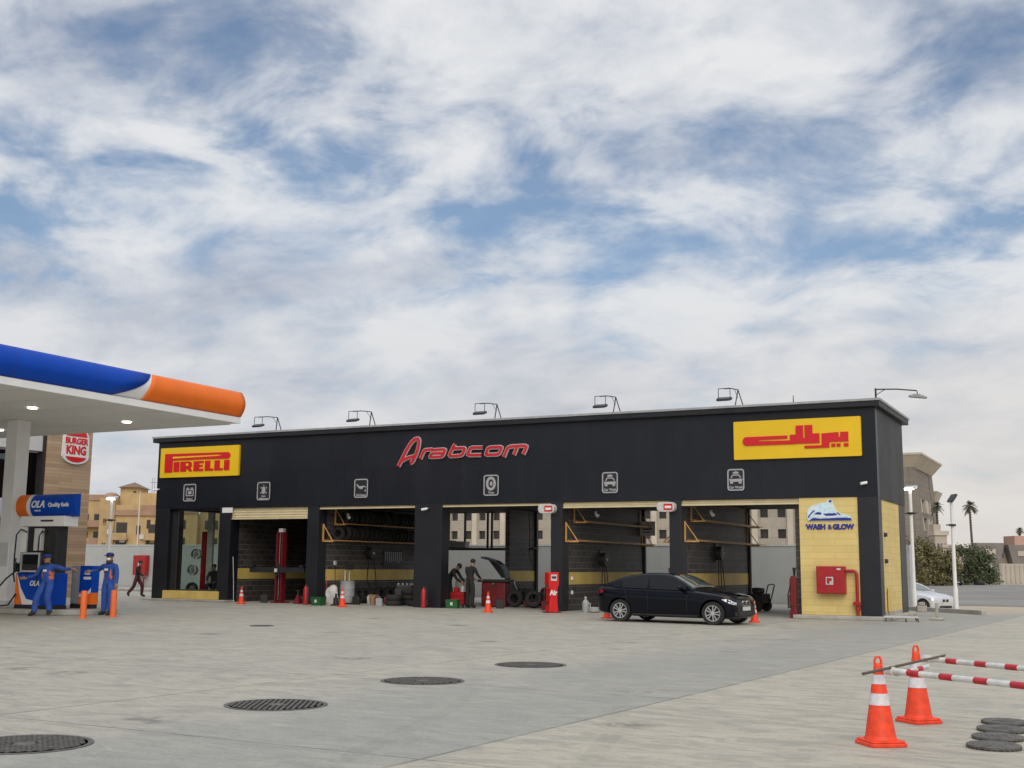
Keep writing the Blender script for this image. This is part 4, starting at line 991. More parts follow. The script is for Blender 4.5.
def toolbox(label, x, y, mt, rz_, w_=.5):
    t = thing('toolbox', label, 'toolbox', (x, y, 0), R(rz_))
    MB().box(-w_ / 2, w_ / 2, -.13, .13, 0, .20).build('case', MAT[mt], t, bevel=.012)
    MB().prism([(-.13, .201), (.13, .201), (.09, .27), (-.09, .27)], -w_ / 2, w_ / 2, 0, Matrix.Rotation(R(90), 4, 'Z') @ FAC).build('lid', MAT[mt], t, bevel=.008)
    MB().tube([(-.1, 0, .27), (-.08, 0, .32), (.08, 0, .32), (.1, 0, .27)], .012, 5).build('handle', MAT['black'], t)
for a in (('black toolbox on the floor under the tool board', -19.6, 4.6, 'black', 80), ('red toolbox near the low bench in the rack bay', -18.7, 2.2, 'dred', 20), ('grey toolbox in front of the tall tool cabinet', -12.2, 5.6, 'grey', -15), ('black toolbox at the foot of the lift column', -22.1, 1.2, 'black', 35), ('dark red toolbox right of the loose tyres', -11.6, 1.6, 'dred', 70)): toolbox(*a)
t = thing('engine_block', 'dark engine block on a low stand in the rack bay', 'engine', (-17.9, 1.9, 0), R(25))
MB().box(-.35, .35, -.25, .25, .30, .62).box(-.30, .30, -.2, .2, .621, .75).build('block', MAT['dsteel'], t, bevel=.02)
for k in range(4): MB().cyl((-.24 + k * .16, 0, .75), (-.24 + k * .16, 0, .82), .05, n=10).build('cylinder_cap', MAT['steel'], t)
MB().box(-.4, .4, -.3, .3, .22, .295).build('stand', MAT['black'], t)
for x in (-.34, .34):
    for y in (-.24, .24): MB().cyl((x, y, 0), (x, y, .22), .03, n=8).build('leg', MAT['black'], t)
t = thing('exhaust_pipe', 'bent grey exhaust pipe lying by the back wall of the shuttered bay', 'pipe', (-22.0, 5.0, 0))
MB().tube([(-1, 0, .1), (-.4, 0, .1), (-.1, .1, .14), (.3, .1, .14)], .04, 8).build('pipe', MAT['steel'], t, smooth=40)
MB().cyl((.3, .1, .14), (.85, .1, .14), .11, n=14).build('silencer', MAT['grey'], t)
t = thing('car_jack_stand', 'small dark red axle stand right of the lift column', 'stand', (-21.6, .2, 0))
MB().add([(-.14, -.14, 0), (.14, -.14, 0), (.14, .14, 0), (-.14, .14, 0), (-.04, -.04, .34), (.04, -.04, .34), (.04, .04, .34), (-.04, .04, .34)], [(0, 3, 2, 1), (4, 5, 6, 7), (0, 1, 5, 4), (1, 2, 6, 5), (2, 3, 7, 6), (3, 0, 4, 7)]).build('base', MAT['dred'], t)
MB().cyl((0, 0, .34), (0, 0, .48), .03, n=8).box(-.08, .08, -.04, .04, .481, .51).build('post', MAT['dsteel'], t)
for k, (x, y, z0, ln) in enumerate(((-14.9, 6.4, 3.6, 2.0), (-12.5, 7.4, 3.7, 2.3))):
    tag(MB().tube([(0, 0, 0), (.05, .02, -ln * .4), (.0, .05, -ln * .8), (.12, .05, -ln)], .014, 6).build('hanging_cable', MAT['rubber'], None, (x, y, z0)), ('dark cable hanging down the inner wall left in the fourth bay', 'dark cable hanging from the ceiling by the tall tool cabinet')[k], 'cable')
# ================================================================== cars
def M_paint(name, col, rough=.25, metal=.3):
    return M(name, col, rough, metal, .04, 2, coat=1)
MAT['carblack'] = M('midnight_paint', (.003, .004, .008), .14, 0, .04, 2, coat=.10, spec=.18)
MAT['carsilver'] = M_paint('silver_paint', (.60, .61, .63), .35, .3)
MAT['trim'] = M('dark_trim', (.012, .012, .013), .5, 0, .1, 6)
MAT['cabin_glass'] = M('windscreen_glass', (.10, .12, .11), .06, 0, .3, 2, coat=1)
MAT['headlight'] = M('headlight_lens', (.55, .57, .58), .12, .3, .25, 14, coat=1)
MAT['taillight'] = M('tail_lens', (.40, .01, .02), .2, 0, .15, 12, coat=1)
MAT['rim'] = M('rim_alloy', (.58, .58, .59), .3, .6, .08, 8)
MAT['chrome'] = M('bright_trim', (.7, .7, .7), .15, 1, .02, 3)
MAT['seat'] = M('seat_fabric', (.06, .055, .05), .8, 0, .2, 8)
ZT = [(-2.31, .84), (-2.26, 1.02), (-2.15, 1.09), (-1.75, 1.085), (-1.4, 1.04), (.85, 1.0), (1.2, .965), (1.65, .90), (2.05, .80), (2.2, .73), (2.28, .64), (2.31, .54)]
ZS = [(-2.31, .80), (-2.24, .96), (-2.1, .99), (-1.2, .965), (0, .93), (.9, .91), (1.6, .83), (2.05, .73), (2.22, .66), (2.31, .51)]
WW = [(-2.31, .60), (-2.24, .75), (-2.1, .82), (-1.85, .865), (-1.3, .895), (-.6, .885), (.4, .885), (1.2, .893), (1.6, .89), (1.95, .85), (2.15, .77), (2.26, .66), (2.31, .55)]
ZB = [(-2.31, .40), (-2.2, .27), (-1.95, .22), (-.9, .17), (1.1, .17), (1.95, .17), (2.2, .19), (2.31, .24)]
def ring(x):
    zt, zs, w, zb = interp(x, ZT), interp(x, ZS), interp(x, WW), interp(x, ZB)
    zm = zb + (zs - zb) * .52
    return [(0, zb), (w * .78, zb), (w * .955, zb + .05), (w * .985, zb + .16), (w * .985, zm - .03), (w * 1.0, zm + .10), (w * .985, zs - .06), (w * .945, zs), (w * .84, zs + (zt - zs) * .55), (w * .55, zs + (zt - zs) * .88), (w * .25, zt), (0, zt + .006)]
def side_y(x, z):
    r = [(p[1], p[0]) for p in ring(x)[2:8]]
    return interp(z, r)
ZR = [(-1.95, 1.07), (-1.7, 1.14), (-1.35, 1.275), (-1.0, 1.375), (-.6, 1.425), (-.2, 1.435), (.1, 1.415), (.3, 1.36), (.6, 1.215), (.85, 1.075), (1.0, .985)]
def cab_y(x, z):
    zb = interp(x, ZS) - .02
    return interp(x, WW) * .94 - max(0, z - zb) * .40
def boolean_cut(mb, cutters, name):
    me = mb.mesh(name, []); ob = bpy.data.objects.new('tmp', me); COL.objects.link(ob)
    cs = []
    for c in cutters:
        o = bpy.data.objects.new('cut', c.mesh('cut', [])); COL.objects.link(o); cs.append(o)
        m = ob.modifiers.new('b', 'BOOLEAN'); m.operation = 'DIFFERENCE'; m.solver = 'EXACT'; m.object = o
    dg = bpy.context.evaluated_depsgraph_get(); dg.update()
    res = bpy.data.meshes.new_from_object(ob.evaluated_get(dg))
    for o in cs + [ob]: bpy.data.objects.remove(o)
    return res
def sedan(label, paint, side_glass, group=None):
    t = thing('sedan', label, 'car', (0, 0, 0), 0, group)
    xs = [-2.31, -2.27, -2.2, -2.1, -1.95, -1.75, -1.5, -1.25, -1.0, -.6, -.2, .2, .6, .9, 1.1, 1.35, 1.6, 1.8, 1.95, 2.08, 2.18, 2.25, 2.29, 2.31]
    b = MB(); vs = []; n = None
    for x in xs:
        r = ring(x); full = r + [(-y, z) for y, z in reversed(r[1:-1])]; n = len(full)
        vs += [(x, y, z) for y, z in full]
    fs = [(i * n + k, i * n + (k + 1) % n, (i + 1) * n + (k + 1) % n, (i + 1) * n + k) for i in range(len(xs) - 1) for k in range(n)]
    fs += [tuple(range(n)), tuple((len(xs) - 1) * n + k for k in reversed(range(n)))]
    fs = [tuple(reversed(f)) for f in fs]
    b.add(vs, fs)
    FA, RA, TR = 1.53, -1.28, .325
    cuts = []
    for ax in (FA, RA):
        for s_ in (-1, 1): cuts.append(MB().cyl((ax, s_ * .56, TR + .01), (ax, s_ * 1.2, TR + .01), .372, n=36))
    me = boolean_cut(b, cuts, 'body'); me.name = 'body'
    me.materials.clear(); me.materials.append(paint); me.shade_smooth(); me.set_sharp_from_angle(angle=R(32))
    for p in me.polygons: p.material_index = 0
    bo = bpy.data.objects.new('body', me); COL.objects.link(bo); bo.parent = t
    # greenhouse
    cx = [-1.95, -1.8, -1.6, -1.35, -1.1, -.85, -.6, -.35, -.1, .1, .25, .4, .6, .8, .95]
    vs = []
    for x in cx:
        zr = interp(x, ZR); zb = interp(x, ZS) - .06; wt = cab_y(x, zr - .05)
        half = [(interp(x, WW) * .93, zb), (cab_y(x, zr - .07), zr - .07), (wt - .05, zr - .022), (wt * .6, zr), (0, zr + .008)]
        full = half + [(-y, z) for y, z in reversed(half[:-1])]; n = len(full); vs += [(x, y, z) for y, z in full]
    fs = [(i * n + k, (i + 1) * n + k, (i + 1) * n + k + 1, i * n + k + 1) for i in range(len(cx) - 1) for k in range(n - 1)]
    fs += [tuple(range(n)), tuple((len(cx) - 1) * n + k for k in reversed(range(n)))]
    MB().add(vs, fs).build('roof', paint, t, smooth=35, fix=True)
    # glass, 5 mm proud of the shell
    def side_pane(nm, xa, xb, s_, mt):
        vs = []; m = 10
        for i in range(m + 1):
            x = xa + (xb - xa) * i / m; zr = interp(x, ZR) - .085; zb = interp(x, ZS) + .025
            zr = max(zr, zb + .01)
            for z in (zb, zr): vs += [(x, s_ * (cab_y(x, z) + .006), z), (x, s_ * (cab_y(x, z) - .02), z)]
        fs = []
        for i in range(m):
            a = i * 4; c = a + 4
            fs += [(a, c, c + 2, a + 2), (a + 1, a + 3, c + 3, c + 1), (a + 2, c + 2, c + 3, a + 3), (a, a + 1, c + 1, c)]
        fs += [(0, 2, 3, 1), (m * 4, m * 4 + 1, m * 4 + 3, m * 4 + 2)]
        MB().add(vs, fs).build(nm, mt, t, smooth=30, fix=True)
    for s_ in (-1, 1):
        side_pane('window', -.36, .72, s_, MAT['dglass'])
        side_pane('window', -1.22, -.44, s_, MAT['dglass'])
        side_pane('window', -1.58, -1.28, s_, MAT['dglass'])
    def screen(nm, xa, xb, mt):
        vs = []; m = 8; k_ = 7
        for i in range(m + 1):
            x = xa + (xb - xa) * i / m; zr = interp(x, ZR)
            for j in range(k_):
                f = -1 + 2 * j / (k_ - 1); y = f * (cab_y(x, zr - .05) - .07)
                vs.append((x, y, zr + .012 - .03 * f * f))
        fs = [(i * k_ + j, (i + 1) * k_ + j, (i + 1) * k_ + j + 1, i * k_ + j + 1) for i in range(m) for j in range(k_ - 1)]
        o = MB().add(vs, fs).build(nm, mt, t, smooth=60, fix=True)
        so_ = o.modifiers.new('thickness', 'SOLIDIFY'); so_.thickness = .01; so_.offset = 0
    screen('windscreen', .27, .92, MAT['cabin_glass']); screen('rear_window', -1.75, -1.05, MAT['dglass'])
    # wheels
    tyre = MB().lathe([(.225, -.10), (.31, -.105), (.322, -.07), (.325, 0), (.322, .07), (.31, .105), (.225, .10)], 36, 0, FAC, closed=True).mesh('tyre', MAT['rubber'], 40)
    rm = MB(); rm.lathe([(.205, -.085), (.235, -.108), (.240, -.108), (.240, .09), (.205, .09)], 36, 0, FAC, closed=True)
    rm.cyl((0, -.06, 0), (0, -.095, 0), .055, .045, 16)
    for k in range(5):
        for da in (-.10, .10):
            T_ = Matrix.Rotation(2 * math.pi * k / 5 + .3, 4, 'Y')
            rm.prism([(da * .14 - .012, .045), (da * .14 + .012, .045), (da * .5 + .014, .215), (da * .5 - .014, .215)], .065, .095, 0, T_ @ FAC)
    rim = rm.mesh('rim', MAT['rim'], 30)
    disc = MB().cyl((0, -.03, 0), (0, .04, 0), .20, n=28).mesh('brake', MAT['trim'], 30)
    for ax in (FA, RA):
        for s_ in (-1, 1):
            w = bpy.data.objects.new('wheel', tyre); COL.objects.link(w); w.parent = t; w.location = (ax, s_ * .775, TR)
            w.rotation_euler = (0, 0, 0 if s_ < 0 else math.pi)
            for nm, me_ in (('rim', rim), ('brake', disc)):
                o = bpy.data.objects.new(nm, me_); COL.objects.link(o); o.parent = w
    # wheel-well liners
    # lamps, grille, bumpers, mirrors, seams
    def patch(nm, xs_, lo, hi, s_, mt, off=.006):
        vs = []
        for x in xs_:
            for z in (lo(x), hi(x)): vs += [(x, s_ * (side_y(x, z) + off), z), (x, s_ * (side_y(x, z) - .04), z)]
        fs = []
        for i in range(len(xs_) - 1):
            a = i * 4; c = a + 4
            fs += [(a, c, c + 2, a + 2), (a + 1, a + 3, c + 3, c + 1), (a + 2, c + 2, c + 3, a + 3), (a, a + 1, c + 1, c)]
        e = (len(xs_) - 1) * 4; fs += [(0, 2, 3, 1), (e, e + 1, e + 3, e + 2)]
        return MB().add(vs, fs).build(nm, mt, t, smooth=40, fix=True)
    for s_ in (-1, 1):
        hl = patch('headlight', [1.80, 1.92, 2.04, 2.14, 2.22, 2.27], lambda x: interp(x, [(1.8, .70), (2.0, .615), (2.27, .56)]), lambda x: interp(x, [(1.8, .725), (2.0, .715), (2.15, .675), (2.27, .62)]), s_, MAT['headlight'])
        patch('taillight', [-2.25, -2.15, -2.02, -1.9], lambda x: interp(x, [(-2.25, .80), (-1.9, .84)]), lambda x: interp(x, [(-2.25, .93), (-2.0, .945), (-1.9, .91)]), s_, MAT['taillight'])
        m_ = MB().sphere((.66, s_ * 1.0, 1.02), (.07, .12, .075), 12, 8).box(.60, .70, min(s_ * .80, s_ * .93), max(s_ * .80, s_ * .93), .955, .985)
        m_.build('mirror', paint, t, smooth=50)
        for x in (-.30, -1.12):
            y = side_y(x, .82); MB().box(x - .10, x + .10, s_ * y - .012, s_ * y + .02 * s_ if s_ > 0 else s_ * y + .012, .80, .825).build('door_handle', paint, t) if s_ > 0 else MB().box(x - .10, x + .10, -y - .022, -y + .01, .80, .825).build('door_handle', paint, t)
        sm = MB()
        for xa in (.78, -.40, -1.0):
            sm.tube([(xa + (.0 if xa > -.9 else -.12 * smooth((z - .45) / .5)), s_ * (side_y(xa, z) + .001), z) for z in (.26, .4, .5, .6, .7, .8, .9)], .0055, 5)
        sm.build('door_seam', MAT['trim'], t)
        MB().tube([(x, s_ * (side_y(x, z) + .004), z) for x, z in ((-1.85, .80), (-1.2, .785), (-.5, .765), (.3, .745), (1.0, .72))], .006, 5).build('crease', paint, t)
        MB().tube([(x, s_ * (side_y(x, .235) + .0), .225) for x in (-.9, -.3, .4, 1.1)], .03, 6).build('sill', MAT['trim'], t)
        MB().prism(rrect(.20, .13, .05, 4, s_ * .125, .60), .0, .05, 0, Matrix.Translation((2.265, 0, 0)) @ Matrix.Rotation(R(90), 4, 'Z') @ FAC).build('grille', MAT['trim'], t)
        MB().ribbon(rrect(.20, .13, .05, 4, s_ * .125, .60), .016, .02, .06, 0, Matrix.Translation((2.265, 0, 0)) @ Matrix.Rotation(R(90), 4, 'Z') @ FAC, closed=True).build('grille_frame', MAT['chrome'], t, fix=True)
    MB().box(2.24, 2.325, -.46, .46, .25, .37).box(2.18, 2.29, -.66, -.50, .26, .38).box(2.18, 2.29, .50, .66, .26, .38).build('air_intake', MAT['trim'], t, bevel=.02)
    MB().box(2.326, 2.34, -.26, .26, .40, .51).build('licence_plate', MAT['dwhite'], t)
    MB().box(-2.34, -2.326, -.26, .26, .62, .73).build('licence_plate', MAT['dwhite'], t)
    MB().tube([(.86, -.60, 1.035), (.93, 0, 1.03), (.86, .60, 1.035)], .012, 5).build('wiper', MAT['trim'], t)
    # short overhangs : pull both bumpers in beyond the wheel arches
    for ch in t.children:
        if ch.name.startswith('wheel'): continue
        for v in ch.data.vertices:
            if v.co.x > 1.93: v.co.x = 1.93 + (v.co.x - 1.93) * .50
            elif v.co.x < -1.68: v.co.x = -1.68 + (v.co.x + 1.68) * .66
    return t
H_ = R(-7.5); S_ = 1.0
ca, sa = math.cos(H_), math.sin(H_)
car = sedan('black parked sedan with silver spoked rims and dark windows in front of the wash bays', MAT['carblack'], 'clear')
ox, oy = -.125 * S_, .80 * S_
car.location = (-6.03 + 1.355 * ca + ox * ca - oy * sa, -5.62 + 1.355 * sa + ox * sa + oy * ca, 0); car.rotation_euler = (0, 0, H_); car.scale = (1.0, .98, .945)
sil = sedan('silver sedan on the street behind the kerb between the two white lamp posts', MAT['carsilver'], 'clear')
sil.location = (-2.9, 23.3, -.515); sil.rotation_euler = (0, 0, R(-30))
dup(car, 'small dark car parked far off in front of the roadside trees', (-17.5, 156.3, -.786), R(-48), scale=1.0)

# ================================================================== traffic cones
MAT['cone'] = M('cone_orange', (.80, .058, .014), .5, 0, .20, 11, .12)
MAT['conewhite'] = M('cone_reflective', (.66, .63, .66), .45, 0, .18, 14)
def cone():
    t = thing('traffic_cone', '', 'cone', (0, 0, 0))
    s = MB(); pts = rrect(.37, .37, .05, 3)
    s.prism(pts, .0, .035); s.prism([(x * .93, y * .93) for x, y in pts], .0352, .055)
    s.build('base', MAT['cone'], t, bevel=.008)
    def rad(z): return interp(z, [(.055, .150), (.09, .138), (.66, .048), (.72, .040), (.74, .03)])
    b = MB(); zs_ = [.055, .09, .35, .47, .56, .62, .655, .70, .715]
    for a, c, mi in ((.055, .09, 0), (.09, .365, 0), (.365, .47, 1), (.47, .555, 0), (.555, .64, 1), (.64, .715, 0)):
        e = .003 if mi else 0
        b.lathe([(rad(a) + e, a + .0005), (rad(c) + e, c)], 28, mi)
    b.lathe([(.041, .7155), (.038, .73), (.02, .742), (.0001, .745)], 20, 0)
    b.build('body', [MAT['cone'], MAT['conewhite']], t, smooth=40)
    MB().tube([(-.032, 0, .725), (-.034, 0, .77), (-.018, 0, .80), (.018, 0, .80), (.034, 0, .77), (.032, 0, .725)], .012, 8).build('loop_handle', MAT['cone'], t, smooth=50)
    return t
c0 = cone(); c0.location = (4.54, -25.98, 0); c0.rotation_euler = (0, 0, R(38)); c0.scale = (.93,) * 3; c0['label'] = 'nearest large orange cone holding the end of the dark rod'
GC = 'orange cones along the bay fronts'
dup(c0, 'second large orange cone behind the striped pole', (4.59, -24.2, 0), R(50), scale=.93)
for (x, y, sc, r_, lb) in ((-23.05, -1.35, .80, 20, 'small orange cone leftmost, by the half lowered shutter'), (-18.43, -1.4, .85, 55, 'small orange cone in front of the grey oil drainer'), (-12.02, -2.35, .82, 10, 'small orange cone in front of the red balancing machine'), (-2.83, -3.7, .74, 33, 'small orange cone at the front bumper of the black sedan'), (-7.2, -3.9, .72, 70, 'small orange cone mostly hidden behind the rear wheel of the black sedan')):
    dup(c0, lb, (x, y, 0), R(r_), GC, sc)

dup(c0, 'large orange cone under the outer end of the nearer striped pole', (7.85, -28.30, 0), R(20), scale=.93)
dup(c0, 'large orange cone under the outer end of the farther striped pole', (7.90, -26.72, 0), R(65), scale=.93)
# striped barrier poles on the cones and the dark rod across
MAT['pvc'] = M('pale_pvc', (.58, .60, .57), .5, 0, .22, 9)
MAT['tape'] = M('red_tape', (.44, .02, .03), .55, 0, .28, 9)
def pole(label, a, b, extra):
    a = Vector(a); b = Vector(b); d = (b - a).normalized(); L_ = 4.2
    t = thing('barrier_pole', label, 'pole', a, math.atan2(d.y, d.x), 'striped barrier poles on the cones')
    MB().cyl((0, 0, 0), (L_, 0, 0), .0265, n=14).cyl((-.05, 0, 0), (.03, 0, 0), .038, n=12).cyl((1.52, 0, 0), (1.6, 0, 0), .038, n=12).build('tube', MAT['pvc'], t, smooth=40)
    x = extra - .02
    while x < L_ - .2:
        MB().cyl((x, 0, 0), (x + .14, 0, 0), .028, n=14).build('red_band', MAT['tape'], t, smooth=40); x += .365
    return t
pole('nearer white pole with red bands starting at the nearest cone', (4.62, -25.80, .615), (5.82, -26.68, .615), .22)
pole('farther white pole with red bands starting at the second cone', (4.70, -24.12, .615), (5.67, -24.86, .615), .26)
MAT['bark_rod'] = M('rusty_rod', (.10, .068, .05), .7, 0, .3, 12)
rd = MB().cyl((-.13, -.60, .645), (.17, 2.05, .645), .0125, n=8)
tag(rd.build('dark_rod', MAT['bark_rod'], None, (4.66, -26.0, 0)), 'thin dark rod laid across the tops of both large cones', 'rod')
tag(MB().cyl((-.02, -.1, 0), (.10, .95, 0), .022, n=10, mi=0).cyl((.01, .15, 0), (.03, .30, 0), .0235, n=10, mi=1).cyl((.06, .55, 0), (.078, .70, 0), .0235, n=10, mi=1).build('short_pole', [MAT['pvc'], MAT['tape']], None, (4.68, -25.72, .59)), 'short red banded pole spanning between the two large cones', 'pole')
# ================================================================== manhole covers
MAT['iron'] = M('cast_iron', (.105, .10, .092), .7, .0, .35, 9, .4, 60)
MAT['irondark'] = M('cast_iron_dirt', (.078, .075, .069), .85, 0, .3, 9)
def manhole_mesh(rad):
    b = MB(); b.lathe([(rad, -.02), (rad, .006), (rad - .035, .007), (rad - .04, .003), (rad - .05, .003)], 56, 0)
    b.lathe([(.0001, .004), (rad - .05, .004)], 56, 1)
    n = 17; st_ = 2 * (rad - .06) / n
    for i in range(n):
        for j in range(n):
            x = -rad + .06 + (i + .5) * st_; y = -rad + .06 + (j + .5) * st_
            if math.hypot(x, y) < rad - .07 and math.hypot(x, y) > .1:
                w_ = st_ * (.36 if (i + j) % 2 else .28); h_ = st_ * (.28 if (i + j) % 2 else .36)
                b.box(x - w_, x + w_, y - h_, y + h_, .0045, .012, 0)
    b.lathe([(.0001, .011), (.085, .011), (.09, .0045)], 20, 0)
    return b
mm = manhole_mesh(.55).mesh('manhole_cover', [MAT['iron'], MAT['irondark']])
GM = 'manhole covers in a line across the forecourt'
for x, y, sc, rz_, lb in ((-1.70, -29.66, 1, 4, 'nearest manhole cover at the lower left corner'), (-1.70, -26.35, 1, 30, 'manhole cover second nearest, left of centre'), (-1.77, -23.22, 1, 12, 'manhole cover third in the line, below the red letter sign'), (-1.71, -20.15, 1, 55, 'farthest large manhole cover, below the lettered air station'), (-12.28, -13.48, .55, 0, 'small dark manhole far off near the leftmost small cone')):
    o = bpy.data.objects.new('manhole_cover', mm); COL.objects.link(o); o.location = (x, y, .001); o.scale = (sc, sc, 1); o.rotation_euler = (0, 0, R(rz_))
    tag(o, lb, 'manhole cover', GM)
lid = MB(); lr = .225
lid.lathe([(lr * .93, 0), (lr * .93, .016), (lr, .018), (lr, .040), (lr * .97, .046), (.15, .046), (.145, .040), (.0001, .040)], 40)
for k in range(28):
    a = 2 * math.pi * k / 28; lid.box(lr * .93 - .002, lr * .99, -.009, .009, .0, .0175, 0, Matrix.Rotation(a, 4, 'Z'))
for k in range(12):
    a = 2 * math.pi * (k + .5) / 12; lid.box(.16, .205, -.014, .014, .0462, .049, 0, Matrix.Rotation(a, 4, 'Z'))
for x in (-.075, -.025, .025, .075): lid.box(x - .016, x + .016, -.09, .09, .0402, .045)
lm = lid.mesh('access_lid', MAT['iron'], 30)
for k, lb in enumerate(('raised round access lid nearest in the row at the right edge', 'raised round access lid second in the row at the right edge', 'raised round access lid third in the row at the right edge', 'raised round access lid farthest in the row, below the striped poles')):
    o = bpy.data.objects.new('access_lid', lm); COL.objects.link(o); o.scale = (1, 1, .72); o.location = (5.42 - .02 * k, -25.66 + .60 * k, 0); o.rotation_euler = (0, 0, k * .4)
    tag(o, lb, 'access lid', 'raised access lids in a row')
# ================================================================== fuel canopy
CX, CY, CZ = -17.50, -8.48, 5.75
t = thing('station_canopy', 'fuel station canopy with blue and orange rounded edge on pale columns', 'canopy', (CX, CY, 0))
MAT['soffit'] = M('soffit_panel', (.80, .80, .77), .55, 0, .05, .6)
MAT['canwhite'] = M('canopy_white', (.78, .78, .78), .4, 0, .04, 2)
s = MB().box(-24, -.02, -20, -.02, CZ, CZ + .8)
s.build('roof_slab', MAT['soffit'], t)
def prof(tt):   # bullnose profile : (out, z) from foot to crown
    a = R(-62 + 122 * tt); return (.02 + .17 * (math.cos(a) - math.cos(R(-62))) / (1 - math.cos(R(-62))), CZ + .20 + .76 * tt)
TT = [i / 12 for i in range(13)]
def y_or(tt): return -4.15 + .20 * tt + .15 * tt * tt
def y_bl(tt): return y_or(tt) - .05 - .85 * (1 - tt) ** 2.6 - .20 * (1 - tt)
def skin(ya, yb, inset, nm, mt, n=24, ends=True):
    b = MB(); vs = []
    for tt in TT:
        o_, z = prof(tt)
        for i in range(n + 1):
            f = i / n; y = ya(tt) + (yb(tt) - ya(tt)) * f; vs.append((o_ - inset, y, z))
    m = n + 1
    fs = [(r * m + i, r * m + i + 1, (r + 1) * m + i + 1, (r + 1) * m + i) for r in range(len(TT) - 1) for i in range(n)]
    b.add(vs, fs); o = b.build(nm, mt, t, smooth=50, fix=True)
    so_ = o.modifiers.new('thickness', 'SOLIDIFY'); so_.thickness = .012; so_.offset = 0
    return o
skin(lambda q_: y_or(q_), lambda q_: .02, 0, 'fascia_panel', MAT['orp'])
skin(lambda q_: -20, lambda q_: y_bl(q_), 0, 'fascia_panel', MAT['blue'])
skin(lambda q_: -20, lambda q_: .0, .03, 'fascia_backing', MAT['canwhite'])
sm_ = [MB().tube([(prof(tt)[0] + .004, -5.9 - k * 2.6, prof(tt)[1]) for tt in TT], .008, 5).build('panel_seam', MAT['navy'], t) for k in range(5)]
# foot strip and end cap
MB().box(-.018, .04, -20, .02, CZ - .005, CZ + .185).build('foot_strip', MAT['canwhite'], t, bevel=.01)
e = MB(); ep = [prof(tt) for tt in TT]; e.prism([(-.35, CZ + .2)] + ep + [(-.35, CZ + .96)], -.0, .03, 0, Matrix.Translation((0, .05, 0)) @ FAC); e.build('end_cap', MAT['orp'], t, fix=True)
MB().box(-24, -.36, -.02, .03, CZ - .02, CZ + .20).build('foot_strip', MAT['canwhite'], t)
MB().box(-24, -.36, -.019, .04, CZ + .2, CZ + .96).build('fascia_panel', MAT['orp'], t)
MB().box(-23.9, -.3, -19.9, -.05, CZ + .801, CZ + .86).build('deck', MAT['grey'], t)
sj = MB()
for k in range(1, 12): sj.box(-24, -.05, -k * 1.6 - .006, -k * 1.6 + .006, CZ - .004, CZ - .0005)
sj.build('soffit_joint', MAT['lgrey'], t)
for x in (-2.9, -8.5, -14.2, -19.8):
    for y in (-1.75, -5.3, -9, -13, -17):
        MB().cyl((x, y, CZ - .03), (x, y, CZ - .001), .13, n=20).build('downlight', MAT['lampglow'], t)
for x, y in ((-5.74, -3.31), (-16.5, -3.31), (-5.48, -16), (-16.5, -16)):
    MB().box(x - .24, x + .24, y - .24, y + .24, .0, CZ - .002).build('column', MAT['canwhite'], t, bevel=.02)
    MB().box(x - .3, x + .3, y - .3, y + .3, .15, .35).build('column_base', MAT['lgrey'], t, bevel=.02)
MB().box(-5.93, -5.55, -3.558, -3.5505, 1.35, 2.05).build('notice_panel', MAT['lgrey'], t)

# island
tag(MB().prism([(-40, -12.6), (-21.0, -12.6)] + arc(-20.9, -11.35, 1.15, 1.25, -90, 90, 10) + [(-40, -10.1)], 0, .15).build('pump_island', MAT['kerb'], bevel=.03), kind='structure')

# dispenser
t = thing('fuel_dispenser', 'white and blue fuel pump with black hose tower and lit blue header sign', 'fuel pump', (-21.38, -12.0, .15))
MB().box(-.95, .55, -.28, .28, 0, .10).build('plinth', MAT['black'], t)
bd = MB().box(-.92, .52, -.30, .30, .10, 1.02); bd.build('lower_cabinet', MAT['blue'], t, bevel=.02)
MB().prism([(-.92, .12), (-.60, .12), (-.74, .45), (-.88, .98), (-.92, .98)], .302, .308, 0, FAC).build('orange_swoosh', MAT['orp'], t)
MB().prism([(-.598, .12), (.1, .12), (.05, .20), (-.45, .28), (-.70, .60), (-.86, .98), (-.878, .98), (-.735, .45)], .302, .307, 0, FAC).build('white_swoosh', MAT['white'], t)
MB().text('OLA', .20, .006, 0, Matrix.Translation((-.15, -.302, .72)) @ FAC, bold=.006, shear=.2).build('lettering', MAT['white'], t)
hd = MB().box(-.75, .15, -.36, .2, 1.03, 1.62)
hd.build('display_head', MAT['black'], t, bevel=.02)
MB().ribbon([(-.66, 1.07), (.06, 1.07), (.06, 1.58), (-.66, 1.58)], .05, .361, .39, 0, FAC, closed=True).build('display_frame', MAT['alu'], t, fix=True)
MB().box(-.60, .0, -.372, -.3605, 1.28, 1.54).build('display', MAT['dglass'], t)
MB().box(-.58, -.02, -.372, -.3605, 1.10, 1.22).build('keypad', MAT['dsteel'], t)
MB().box(-.72, .50, -.16, .22, 1.0, 2.36).build('hose_tower', MAT['black'], t, bevel=.02)
MB().box(-.30, -.02, -.30, -.165, 1.66, 2.30).build('tower_panel', MAT['lgrey'], t, bevel=.01)
MB().box(-1.0, -.74, -.2, .26, .10, 2.35).build('side_column', MAT['canwhite'], t, bevel=.015)
MB().box(-1.0, .80, -.22, .30, 2.362, 2.66).build('header_beam', MAT['canwhite'], t, bevel=.015)
MB().box(-.15, .35, -.235, -.2205, 2.50, 2.55).build('beam_plate', MAT['dsteel'], t)
hs = MB(); pr_ = [(.28 * math.cos(R(a)) - .10, 2.97 + .345 * math.sin(R(a))) for a in range(-75, 76, 15)]
